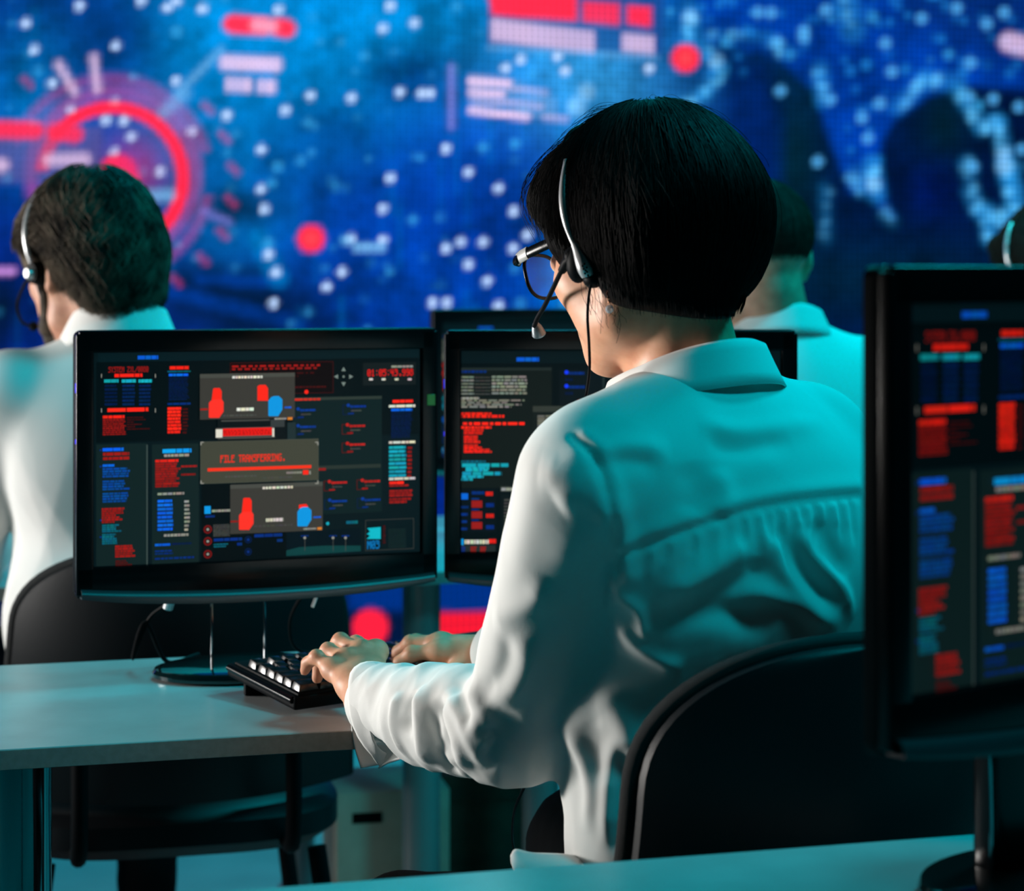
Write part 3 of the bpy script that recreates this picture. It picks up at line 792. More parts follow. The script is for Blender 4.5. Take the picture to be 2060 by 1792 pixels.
    r = np.random.default_rng(4)
    for i in range(900):
        x = r.uniform(-700, 2700); y = r.uniform(-400, 1500)
        if 1380 < x < 2060 and y > 130 and r.random() < .93: continue
        disc(x, y, r.uniform(7, 12), cyan, r.uniform(.08, .55)**1.3, 4)
    for i in range(60):
        x = r.uniform(-100, 1200); y = r.uniform(0, 700); seg(x, y, x, y+r.uniform(30, 140), 12, az, r.uniform(.05, .2), 6)
    for i in range(170):
        x = r.uniform(1400, 2080); y = r.uniform(-40, 400)
        if y < 150 or (1640+(y-150)*.45 < x < 1840-(y-150)*.22): disc(x, y, r.uniform(7, 12), lin(30, 130, 215), r.uniform(.1, .5), 4)
    # bright nodes
    dots = [(52,47),(160,12),(337,15),(355,3),(407,18),(284,2),(69,100),(105,168),(232,92),(354,163),(142,220),(231,207),(213,242),(249,243),(264,275),(230,306),
        (386,264),(456,232),(574,222),(625,192),(525,301),(524,380),(532,420),(540,512),(657,577),(555,548),(322,345),(785,12),(770,57),(834,46),(707,197),(804,185),
        (848,188),(865,188),(897,299),(942,346),(1003,379),(785,358),(770,420),(1033,425),(927,487),(897,500),(972,487),(1061,473),(1032,500),(706,480),(770,483),
        (942,532),(980,565),(870,609),(899,609),(1003,615),(1017,137),(1048,120),(1121,113),(1137,143),(1306,138),(688,547),(550,610),(560,20)]
    for x, y in dots: disc(x, y, 9.5, lin(180, 208, 250), .92, 2.5)
    for x, y in [(1525,25),(1551,26),(1564,85),(1617,62),(1617,75),(1661,20),(1781,87),(1794,144),(1854,37),(1925,16),(1985,48),(2020,25),(1952,127),(1998,199),
                 (1734,237),(1770,208),(1746,278),(1844,174),(1885,160),(1950,195),(1957,335),(1570,183),(2050,215),(2056,300),(1670,200),(1645,325)]: disc(x, y, 12, lin(80, 170, 235), .62, 3)
    # target ring
    ring(228, 350, 165, 26, lin(200, 70, 150), .35, 8); ring(220, 358, 200, 16, lin(190, 60, 140), .35, 8, 200, 345); ring(220, 358, 200, 16, lin(190, 60, 140), .35, 8, 10, 70)
    ring(226, 358, 142, 25, red, .97, 5, 185, 361); ring(226, 358, 142, 25, red, .97, 5, -1, 60); disc(238, 348, 38, red, .95, 5); disc(262, 365, 20, red, .9, 5)
    glow(270, 340, 60, 60, lin(190, 50, 130), .45); seg(280, 395, 340, 392, 24, pale, .6, 8)
    for a in [(118,130,150,185), (188,115,196,180)]: seg(*a, 16, pink, .6, 6)
    seg(355, 190, 445, 100, 12, pale, .45, 6); seg(330, 225, 372, 190, 22, pale, .4, 8)
    for x, y in [(55,165),(418,218),(452,276),(470,340),(465,405),(448,470),(408,522),(355,565)]: seg(x-8, y-8, x+8, y+8, 9, lin(200, 50, 110), .5, 5)
    seg(410, 425, 460, 447, 14, lin(120, 120, 210), .6, 6)
    # panel with a caption left of the ring
    poly([(-260,240),(205,255),(205,370),(-260,360)], lin(90, 80, 140), .55, 8); seg(-200, 255, 70, 262, 34, red, .85, 6); seg(110, 265, 150, 270, 34, red, .8, 6)
    seg(100, 322, 170, 320, 26, pink, .55, 6); seg(-60, 330, 5, 332, 26, pink, .6, 6); seg(-100, 545, 25, 545, 16, lin(200, 140, 220), .8, 5)
    # captions: red name, white figures
    seg(468, 48, 530, 52, 36, red, .95, 5); seg(560, 54, 576, 58, 36, red, .95, 5); seg(518, 50, 545, 53, 26, pink, .5, 8)
    seg(452, 126, 556, 130, 24, pink, .45, 6)
    for x in range(452, 560, 15): seg(x, 117+(x-452)*.05, x, 134+(x-452)*.05, 11, pink, .8, 5)
    for x in [460, 474, 488, 500, 524, 538, 548]: seg(x, 160+(x-452)*.06, x, 178+(x-452)*.06, 10, pink, .85, 4)
    # message window at the top
    poly([(980,-70),(1335,-30),(1335,112),(980,92)], lin(24, 60, 130), .7, 6)
    poly([(980,-30),(1160,-12),(1160,42),(990,30)], red, .95, 4); poly([(1172,2),(1246,8),(1246,50),(1172,44)], red, .8, 5); poly([(1262,10),(1310,14),(1310,54),(1262,48)], red, .9, 5)
    for x in range(994, 1190, 13): seg(x, 42+(x-990)*.13, x, 76+(x-990)*.13, 10, pink, .8, 5)
    for x in range(1258, 1322, 13): seg(x, 72+(x-1258)*.1, x, 98+(x-1258)*.1, 10, pink, .8, 5)
    seg(985, 95, 1320, 116, 10, pale, .35, 5)
    # table of bars
    poly([(945,150),(1030,158),(1120,200),(1120,240),(945,232)], lin(120, 170, 220), .35, 6)
    for x0, y0, x1, y1, w, a in [(948,163,1022,169,16,.85), (948,184,1010,190,14,.8), (948,199,1090,214,7,.5), (948,222,1060,235,14,.85), (1095,236,1140,240,9,.4), (1030,178,1100,186,7,.4)]:
        seg(x0, y0, x1, y1, w, pink, a, 3)
    seg(908, 135, 908, 255, 14, lin(130, 130, 220), .55, 4)
    # red targets
    for x, y in [(626, 480), (1379, 117)]: disc(x, y, 27, red, 1., 5); disc(x, y, 16, lin(255, 70, 80), .7, 8)
    for x in range(716, 776, 11): seg(x, 492, x, 503, 9, pale, .85, 4)
    disc(700, 483, 10, pale, .7, 4); seg(2030, 85, 2130, 110, 40, pink, .6, 6)
    # lower part, seen under the desks
    poly([(-900,1130),(2900,1130),(2900,1700),(-900,1700)], dark, .92, 20); poly([(700,1140),(1000,1150),(1000,1235),(700,1225)], lin(0, 45, 130), .85, 10)
    disc(745, 1262, 36, red, .95, 5)
    for y in (1246, 1266, 1286): seg(880, y, 985, y-3, 15, red, .9, 4)
    poly([(876,1232),(990,1230),(990,1296),(876,1298)], lin(235, 15, 40), .75, 4)
    V = np.stack([T, np.zeros_like(T), Z], -1).reshape(-1, 3); I = np.arange(nt_*nz).reshape(nt_, nz)
    F = np.stack([I[:-1, :-1], I[1:, :-1], I[1:, 1:], I[:-1, 1:]], -1).reshape(-1, 4)
    w = thing('video_wall', 'wall-sized LED display with glowing blue world map and red targets behind the desks', 'video wall', (0, LD, 0), LY)
    fr = MB(); fr.box((t0-.03, .006, 0), (t1+.03, .16, z1+.03), .006); fr.build('cabinet', M['satin_black'], w)
    newmesh('led_picture', V, F, M['led'], w, smooth=False, cols=C.reshape(-1, 3), loc=(0, 0, 0))
build_video_wall()

# ================================================================= desks
DA = math.radians(15.2); DU = np.array([math.cos(DA), math.sin(DA)]); DV = np.array([-math.sin(DA), math.cos(DA)])   # along the rows / away from the camera
def make_desk(label, front, x0, x1, depth, z, legs_at, leg_r=.03):
    """front = a point of the front edge; x0,x1 = extent along the desk"""
    t = thing('desk', label, 'desk', (front[0], front[1], 0), DA, 'grey desks in three rows')
    mb = MB(); mb.box((x0, .0005, z-.018), (x1, depth, z), .0012, 1); mb.box((x0+.003, .003, z-.0205), (x1-.003, depth-.003, z-.018), .0008, 1)
    mb.build('desktop', M['desk'], t)
    e = MB(); e.box((x0, -.0015, z-.0215), (x1, .0005, z-.0006), .0006, 1); e.build('edge_band', M['desk_edge'], t)
    for i, (lx, ly) in enumerate(legs_at):
        l = MB(); l.lathe([(leg_r*1.25, .0), (leg_r*1.25, .012), (leg_r, .02), (leg_r, z-.03), (leg_r*1.3, z-.027), (leg_r*1.3, z-.0206)], 36, (lx, ly))
        l.build('leg', M['chrome'] if leg_r < .0325 else M['grey_metal'], t)
    return t
d1 = make_desk('grey desk with the keyboard, in front of the woman in the white shirt', (-.5406, 2.257), -.62, 1.25, .50, DESK_Z, [(.030, .14), (.030, .40), (1.15, .12), (1.15, .40)], .031)
d0 = make_desk('nearest grey desk along the bottom of the photo, holding the blurred monitor', (.15, 1.132), -.62, 1.4, .62, .76, [(-.5, .1), (-.5, .5), (1.3, .1), (1.3, .5)], .03)
d2 = make_desk('farthest grey desk, under the small monitor and behind the two front monitors', (-.16, 3.60), -1.9, 1.7, .80, DESK_Z, [(.030, .10), (.262, .16), (-1.75, .12), (1.6, .12), (-1.75, .7), (1.6, .7), (-.077, .746)], .033)

# ================================================================= monitors
FONT = {'A':'01110 10001 10001 11111 10001 10001 10001','B':'11110 10001 11110 10001 10001 10001 11110','C':'01111 10000 10000 10000 10000 10000 01111','D':'11110 10001 10001 10001 10001 10001 11110',
 'E':'11111 10000 11110 10000 10000 10000 11111','F':'11111 10000 11110 10000 10000 10000 10000','G':'01111 10000 10000 10011 10001 10001 01111','I':'11111 00100 00100 00100 00100 00100 11111',
 'L':'10000 10000 10000 10000 10000 10000 11111','M':'10001 11011 10101 10101 10001 10001 10001','N':'10001 11001 10101 10101 10011 10001 10001','R':'11110 10001 10001 11110 10100 10010 10001',
 'S':'01111 10000 01110 00001 00001 00001 11110','T':'11111 00100 00100 00100 00100 00100 00100','X':'10001 01010 00100 00100 00100 01010 10001','Y':'10001 01010 00100 00100 00100 00100 00100','Z':'11111 00001 00010 00100 01000 10000 11111',
 '0':'01110 10001 10011 10101 11001 10001 01110','1':'00100 01100 00100 00100 00100 00100 01110','3':'11110 00001 01110 00001 00001 00001 11110','4':'10010 10010 10010 11111 00010 00010 00010','5':'11111 10000 11110 00001 00001 00001 11110',
 '6':'01110 10000 11110 10001 10001 10001 01110','8':'01110 10001 01110 10001 10001 10001 01110','9':'01110 10001 10001 01111 00001 00001 01110',':':'00000 00100 00000 00000 00000 00100 00000','.':'00000 00000 00000 00000 00000 00110 00110','/':'00001 00001 00010 00100 01000 10000 10000',' ':'0 0 0 0 0 0 0'}

class Picture:
    """coloured cells shown on a screen; coordinates are those of the photograph, projected on the screen's plane"""
    def __init__(s, C, yaw, conv):
        s.C = np.asarray(C, float); y = math.radians(yaw); s.u = np.array([math.cos(y), math.sin(y), 0]); s.n = np.array([math.sin(y), -math.cos(y), 0]); s.conv = conv
        s.v = []; s.f = []; s.c = []; s.z = 0.; s.r = np.random.default_rng(3)
    def loc(s, x, y):
        px, py = s.conv(x, y); d = P(px, py, 1.)-[0, 0, CAMZ]; o = np.array([0, 0, CAMZ]); t = (s.C-o)@s.n/(d@s.n); q = o+d*t-s.C
        return q@s.u, q[2]
    def poly(s, pts, col):
        s.z += 1.5e-6; n = len(s.v); s.v += [(a, b, s.z) for a, b in pts]; s.f.append(tuple(range(n, n+len(pts)))); s.c += [col]*len(pts)
    def uv(s, x0, y0, x1, y1):
        u0, v0 = s.loc(x0, y0); u1, _ = s.loc(x1, y0); _, v1 = s.loc(x0, y1); return u0, v0, u1, v1
    def rect(s, x0, y0, x1, y1, col):
        u0, v0, u1, v1 = s.uv(x0, y0, x1, y1); s.poly([(u0, v1), (u1, v1), (u1, v0), (u0, v0)], col)
    def para(s, x0, y0, x1, y1, n, col, fill=.62, ragged=.3, word=.18):
        u0, v0, u1, v1 = s.uv(x0, y0, x1, y1); h = (v0-v1)/n
        for i in range(n):
            u = u0; end = u1-(u1-u0)*ragged*s.r.random(); k = .8+.35*s.r.random()
            while u < end:
                w = min((u1-u0)*word*(.4+s.r.random()), end-u); b = v0-h*(i+1-.02); 
                c = tuple(q*k*(.85+.3*s.r.random()) for q in col)
                s.poly([(u, b), (u+w, b), (u+w, b+h*fill), (u, b+h*fill)], c); u += w+(u1-u0)*.025
    def text(s, x0, y0, x1, y1, t, col):
        u0, v0, u1, v1 = s.uv(x0, y0, x1, y1); a = (u1-u0)/(6*len(t)-1); b = (v0-v1)/7
        for i, ch in enumerate(t):
            for r_, row in enumerate(FONT[ch].split()):
                c = 0
                while c < len(row):
                    if row[c] == '1':
                        e = c
                        while e < len(row) and row[e] == '1': e += 1
                        s.poly([(u0+a*(6*i+c-.12), v0-b*(r_+1.12)), (u0+a*(6*i+e+.22), v0-b*(r_+1.12)), (u0+a*(6*i+e+.22), v0-b*(r_-.08)), (u0+a*(6*i+c-.12), v0-b*(r_-.08))], col); c = e
                    c += 1
    def frame(s, x0, y0, x1, y1, col, w=.0006):
        u0, v0, u1, v1 = s.uv(x0, y0, x1, y1)
        for q in ((u0, v0-w, u1, v0), (u0, v1, u1, v1+w), (u0, v1, u0+w, v0), (u1-w, v1, u1, v0)): s.poly([(q[0], q[1]), (q[2], q[1]), (q[2], q[3]), (q[0], q[3])], col)
    def ring(s, x, y, r, col, w=.35):
        u, v = s.loc(x, y); u2, _ = s.loc(x+r, y); R_ = u2-u
        for k in range(14):
            a, b = 2*math.pi*k/14, 2*math.pi*(k+1)/14
            s.poly([(u+R_*math.cos(a), v+R_*math.sin(a)), (u+R_*math.cos(b), v+R_*math.sin(b)), (u+R_*(1-w)*math.cos(b), v+R_*(1-w)*math.sin(b)), (u+R_*(1-w)*math.cos(a), v+R_*(1-w)*math.sin(a))], col)
    def build(s, parent, sx, sy, ox, oy, back, dim=1.):
        m = 1.0
        V = [(ox-sx, -.0002, oy-sy), (ox+sx, -.0002, oy-sy), (ox+sx, -.0002, oy+sy), (ox-sx, -.0002, oy+sy)]+[(a, -.0004-z, b) for a, b, z in s.v]
        F = [(0, 1, 2, 3)]+[tuple(i+4 for i in f) for f in s.f]; Cc = [back]*4+[tuple(q*dim for q in c) for c in s.c]
        V = [(min(max(a, ox-sx), ox+sx), y, min(max(b, oy-sy), oy+sy)) for a, y, b in V]
        return newmesh('screen', V, F, M['screen'], parent, smooth=False, cols=np.array(Cc))

RED = lin(255, 38, 22); DRED = lin(150, 22, 18); XRED = lin(70, 10, 10); BLUE = lin(8, 100, 225); DBLUE = lin(4, 44, 120); XBLUE = lin(2, 24, 66); CYAN = lin(20, 165, 185)
DCYAN = lin(8, 100, 120); GREY = lin(150, 150, 140); DGREY = lin(70, 72, 68); PANEL = lin(16, 34, 34); OLIVE = lin(66, 68, 56); WHITE = lin(225, 222, 205); SKY = lin(10, 150, 225); BACK = lin(5, 21, 25); NIGHT = lin(1, 8, 11)

def picture_main(C, yaw):
    p = Picture(C, yaw, lambda x, y: (130+x/2.675, 640+y/2.675)); R = p.rect; PA = p.para
    R(180, 165, 1905, 236, lin(5, 26, 31)); PA(393, 201, 503, 222, 1, BLUE, .95, 0, .3)
    R(170, 236, 1905, 670, lin(2, 12, 15)); R(170, 680, 440, 1335, PANEL); R(440, 680, 447, 1335, lin(60, 75, 72)); R(470, 680, 722, 1325, PANEL)
    p.text(235, 262, 450, 292, 'SYSTEM ZXL/0080', DRED)
    for y0, y1, x0, x1 in ((300, 318, 268, 418), (485, 505, 230, 450)):
        PA(x0, y0, x1, y1, 1, RED, 1., 0, .4); R(196, y0, 200, y1+2, GREY); R(486, y0, 490, y1+2, GREY)
    for x0, x1 in ((212, 290), (307, 383), (397, 470)):
        PA(x0, 330, x1, 347, 1, CYAN, 1, 0, .4); PA(x0+3, 350, x1-3, 470, 6, XBLUE if x0 < 300 else lin(3, 34, 84), .6, .12, .3)
    PA(205, 523, 322, 540, 1, RED, .9, 0, .3); PA(205, 541, 332, 630, 8, DRED, .7, .12); PA(335, 525, 460, 600, 6, XRED, .45, .7)
    PA(565, 258, 667, 276, 1, RED, .95, 0, .3); PA(553, 283, 677, 291, 1, DCYAN, .9, 0, .3); PA(560, 298, 664, 312, 1, BLUE, .9, 0, .3); PA(560, 313, 672, 442, 14, XBLUE, .75, .15)
    PA(553, 455, 677, 467, 1, DBLUE, .9, 0, .3); PA(553, 476, 627, 620, 8, RED, .78, .08, .4); PA(634, 476, 664, 620, 8, XRED, .5, .3, .5)
    R(890, 240, 1445, 412, lin(12, 3, 4)); p.frame(890, 240, 1445, 412, XRED); PA(900, 250, 1415, 280, 2, DRED, .7, .1, .05); PA(900, 288, 1370, 322, 2, XRED, .5, .3, .06); PA(1235, 363, 1405, 376, 1, XRED, .7, 0, .1); p.ring(1300, 396, 11, RED, 1.)
    g = lin(120, 135, 128)
    for dx, dy in ((0, -1), (0, 1), (-1, 0), (1, 0)):
        cx, cy = 1500+40*dx, 314+40*dy
        q = [(cx+12*dx, cy+12*dy), (cx-10*dx-12*dy, cy-10*dy-12*dx), (cx-10*dx+12*dy, cy-10*dy+12*dx)]
        p.poly([p.loc(*z) for z in q], g)
    p.ring(1500, 314, 6, g, 1.)
    R(1603, 240, 1888, 362, lin(18, 26, 27)); p.text(1628, 276, 1873, 312, '01:05:43.998', lin(225, 25, 20)); PA(1757, 254, 1872, 266, 1, GREY, .9, 0, .2)
    for x in (1637, 1705, 1775, 1845): PA(x, 322, x+20, 334, 1, WHITE, .9, 0, 1.)
    R(1225, 425, 1705, 1060, lin(11, 30, 31)); R(1225, 428, 1705, 443, lin(46, 56, 50)); PA(1235, 431, 1375, 444, 1, lin(210, 50, 30), .9, 0, .3)
    R(1225, 798, 1700, 818, lin(40, 50, 45)); PA(1365, 805, 1405, 820, 1, DRED, .9, 0, .5)
    for x, y, c in [(1495,455,DBLUE),(1225,475,DBLUE),(1225,565,DBLUE),(1225,650,DBLUE),(1220,880,DBLUE),(1395,965,DBLUE),(1572,958,DBLUE),(1490,560,DRED),(1490,660,DRED),(1393,865,DRED),(1570,858,DRED)]:
        dk = tuple(q*.35 for q in c); p.frame(x, y+10, x+50, y+65, dk, .0008); b = tuple(min(1, q*1.6) for q in c)
        p.ring(x+30, y+13, 9, b, 1.); PA(x+40, y+12, x+125, y+26, 1, b, .8, 0, .3); PA(x+45, y+36, x+100, y+46, 1, DGREY, .7, 0, .3); PA(x+28, y+52, x+60, y+62, 1, c, .8, 0, .6)
    PA(1763, 440, 1872, 455, 1, RED, 1, 0, .5)
    for y in (466, 661, 857): PA(1743, y, 1884, y+14, 1, WHITE, .9, 0, .25)
    PA(1755, 486, 1868, 500, 1, BLUE, .9, 0, .3); PA(1755, 502, 1880, 645, 14, XBLUE, .75, .2); PA(1743, 682, 1836, 855, 8, CYAN, .68, .05, .5); PA(1842, 682, 1868, 855, 8, DRED, .55, .3, .6)
    PA(1745, 878, 1822, 893, 1, RED, .9, 0, .5); PA(1745, 894, 1848, 906, 1, DRED, .8, 0, .3); PA(1745, 922, 1872, 960, 3, DRED, .75, .08); PA(1745, 965, 1870, 996, 2, DRED, .8, .3)
    # lower left columns
    PA(203, 697, 316, 716, 1, BLUE, .9, 0, .4); PA(205, 722, 346, 740, 1, DRED, .9, 0, .2); PA(205, 746, 346, 763, 1, DRED, .9, 0, .2); PA(203, 785, 266, 800, 1, BLUE, .9, 0, .5)
    for y0, y1 in ((803, 857), (870, 926), (936, 992)): PA(203, y0, 352, y1, 4, lin(5, 70, 150), .75, .25)
    PA(198, 1020, 320, 1102, 7, DRED, .85, .5); PA(200, 1108, 306, 1152, 4, DCYAN, .8, .35); PA(200, 1158, 290, 1217, 5, DCYAN, .85, .3); PA(270, 1220, 388, 1287, 5, DRED, .85, .25); PA(272, 1300, 370, 1332, 3, XRED, .8, .5)
    for y in (705, 793, 1082, 1172): R(187, y, 197, y+9, DBLUE)
    PA(525, 702, 680, 726, 1, SKY, .9, 0, .35); PA(533, 730, 667, 746, 1, GREY, .85, 0, .2); PA(486, 760, 610, 776, 1, RED, .9, 0, .3); PA(486, 778, 622, 910, 10, DRED, .8, .22, .3); PA(625, 788, 710, 802, 1, DRED, .7, 0, .2); PA(625, 832, 702, 846, 1, DRED, .7, 0, .2)
    PA(498, 938, 645, 952, 1, GREY, .9, 0, .15); PA(498, 970, 582, 1143, 8, BLUE, .66, .08, .4); PA(642, 970, 676, 1143, 8, GREY, .55, .4, .5); PA(532, 1160, 664, 1175, 1, GREY, .9, 0, .15)
    PA(484, 1212, 566, 1226, 1, BLUE, .9, 0, .4); PA(575, 1208, 682, 1219, 1, XBLUE, .9, 0, .2); PA(484, 1243, 616, 1272, 2, DBLUE, .6, .3, .15); PA(484, 1284, 694, 1299, 1, DBLUE, .7, 0, .1)
    # bottom middle
    R(735, 895, 1235, 1320, NIGHT); R(750, 1010, 784, 1052, SKY); PA(790, 1027, 888, 1043, 1, GREY, .8, 0, .15); PA(755, 1058, 805, 1072, 1, DBLUE, .8, 0, .4)
    for y in (1135, 1199, 1268): p.ring(768, y, 23, lin(110, 16, 16), .4); p.ring(768, y, 7, GREY, 1.)
    PA(798, 1108, 890, 1174, 12, DGREY, .8, .1, .08); PA(800, 1183, 952, 1200, 1, DBLUE, .9, 0, .25); PA(800, 1208, 882, 1232, 2, DCYAN, .6, .3, .15); PA(925, 1207, 952, 1222, 1, DBLUE, 1, 0, 1)
    for y in (1190, 1255): p.ring(985, y, 20, XBLUE, .35); p.ring(985, y, 8, DBLUE, 1.)
    PA(1018, 1160, 1168, 1178, 1, DBLUE, .9, 0, .3); PA(1140, 1187, 1170, 1202, 1, DBLUE, 1, 0, 1)
    R(1190, 1150, 1590, 1280, lin(2, 16, 24)); p.poly([p.loc(*q) for q in ((1190,1278),(1590,1252),(1590,1222),(1400,1222),(1260,1230),(1190,1248))], lin(12, 62, 62))
    for x in (1288, 1440, 1507): R(x, 1165, x+3, 1250, DGREY); p.ring(x+1, 1180, 7, GREY, 1.); PA(x-20, 1165, x+22, 1174, 1, DBLUE, .8, 0, .5)
    PA(1512, 1088, 1575, 1106, 1, DCYAN, .9, 0, .3); p.ring(1412, 1103, 9, CYAN, 1.)
    p.frame(1615, 1085, 1875, 1250, DGREY, .0005); p.poly([p.loc(*q) for q in ((1625,1128),(1697,1122),(1697,1186),(1622,1186),(1640,1168),(1622,1160),(1640,1146))], lin(15, 185, 200)); p.text(1625, 1197, 1690, 1240, 'M03', lin(10, 120, 190))
    PA(1708, 1110, 1724, 1210, 8, XRED, .6, .2, 1); PA(1738, 1130, 1836, 1236, 18, lin(26, 46, 44), .5, .1, .1)
    # arcs and bars behind the windows
    R(1195, 560, 1240, 660, lin(30, 46, 48)); R(820, 545, 1190, 668, lin(8, 16, 18)); R(1105, 545, 1180, 585, lin(52, 58, 58)); R(840, 548, 1100, 556, DGREY); R(820, 642, 1130, 650, DGREY)
    # pop-up windows
    def bottle(x0, y0, x1, y1, xm0, ym, col):
        lt = tuple(min(1, c*1.12+.01) for c in col); w = x1-x0; n = (x1-xm0)*.0
        p.poly([p.loc(*q) for q in ((xm0,ym),(xm0+w*.10,y0+4),(xm0+w*.18,y0),(xm0+w*.55,y0),(xm0+w*.68,y0+16),(xm0+w*.68,ym))], col)
        p.poly([p.loc(*q) for q in ((x0,y1-4),(x0,ym+14),(x0+w*.12,ym+2),(x0+w*.3,ym-6),(x1-w*.12,ym-6),(x1,ym+8),(x1,y1-34),(x1-w*.3,y1),(x0+w*.04,y1))], lt)
    def can(x0, y0, x1, y1, col):
        w = x1-x0; p.poly([p.loc(*q) for q in ((x0,y1-3),(x0,y0+26),(x0+w*.2,y0+6),(x0+w*.4,y0),(x1-w*.25,y0),(x1,y0+18),(x1,y1-36),(x1-w*.3,y1),(x0+w*.05,y1))], col)
    for ox, oy, extra in ((725, 300, 0), (888, 895, 1)):
        X1, Y1 = ox+(510 if not extra else 497), oy+(245 if not extra else 265)
        R(ox, oy, X1, Y1, lin(58, 57, 52)); R(ox, oy, X1, oy+22, lin(72, 74, 68)); PA(ox+174, oy+9, ox+336, oy+24, 1, WHITE, .85, 0, .08)
        PA(ox+125, oy+218-extra*2, ox+345, oy+228, 1, DGREY, .8, .2, .08); PA(ox+2, oy+184+extra*8, ox+45, oy+195+extra*8, 1, DRED, .9, 0, .4)
    bottle(773, 375, 852, 535, 788, 442, RED); p.poly([p.loc(*q) for q in ((1034,443),(1034,366),(1046,358),(1078,358),(1091,376),(1091,443))], RED); can(1093, 418, 1168, 526, SKY)
    PA(923, 480, 1014, 499, 1, WHITE, .9, 0, .2); PA(1180, 473, 1216, 484, 1, BLUE, .8, 0, .5); PA(1126, 535, 1190, 545, 1, GREY, .9, 0, .2); R(1196, 532, 1222, 546, lin(215, 125, 40))
    bottle(935, 965, 1013, 1137, 950, 1046, RED); p.poly([p.loc(*q) for q in ((1256,1022),(1258,1002),(1296,998),(1308,1012))], RED); can(1249, 1014, 1324, 1118, SKY)
    PA(1080, 1074, 1173, 1094, 1, WHITE, .9, 0, .2); PA(1335, 1063, 1375, 1074, 1, BLUE, .8, 0, .5); PA(1282, 1127, 1350, 1137, 1, GREY, .9, 0, .2); R(1356, 1123, 1380, 1137, lin(215, 125, 40))
    R(810, 590, 1125, 642, lin(70, 70, 68)); R(810, 597, 846, 642, WHITE); R(1114, 590, 1124, 636, WHITE); R(848, 593, 1112, 634, lin(235, 24, 18)); PA(852, 600, 1108, 628, 3, lin(150, 14, 12), .45, .05, .05)
    R(728, 664, 1362, 890, OLIVE); p.frame(728, 664, 1362, 890, lin(84, 90, 78), .0004)
    for x, y, sx, sy in ((728, 664, 1, 1), (1362, 664, -1, 1), (728, 890, 1, -1), (1362, 890, -1, -1)):
        R(min(x, x+18*sx), min(y, y+5*sy), max(x, x+18*sx), max(y, y+5*sy), GREY); R(min(x, x+6*sx), min(y, y+18*sy), max(x, x+6*sx), max(y, y+18*sy), GREY)
    p.text(835, 737, 1182, 776, 'FILE TRANSFERRING.', lin(240, 42, 22)); R(766, 806, 1323, 823, lin(250, 50, 24))
    PA(1190, 824, 1272, 836, 1, GREY, .9, 0, .15); R(1278, 816, 1308, 840, RED); R(1313, 820, 1320, 838, GREY); PA(860, 846, 1028, 857, 1, DGREY, .9, 0, .08); PA(1060, 852, 1222, 864, 1, DGREY, .9, 0, .12)
    return p

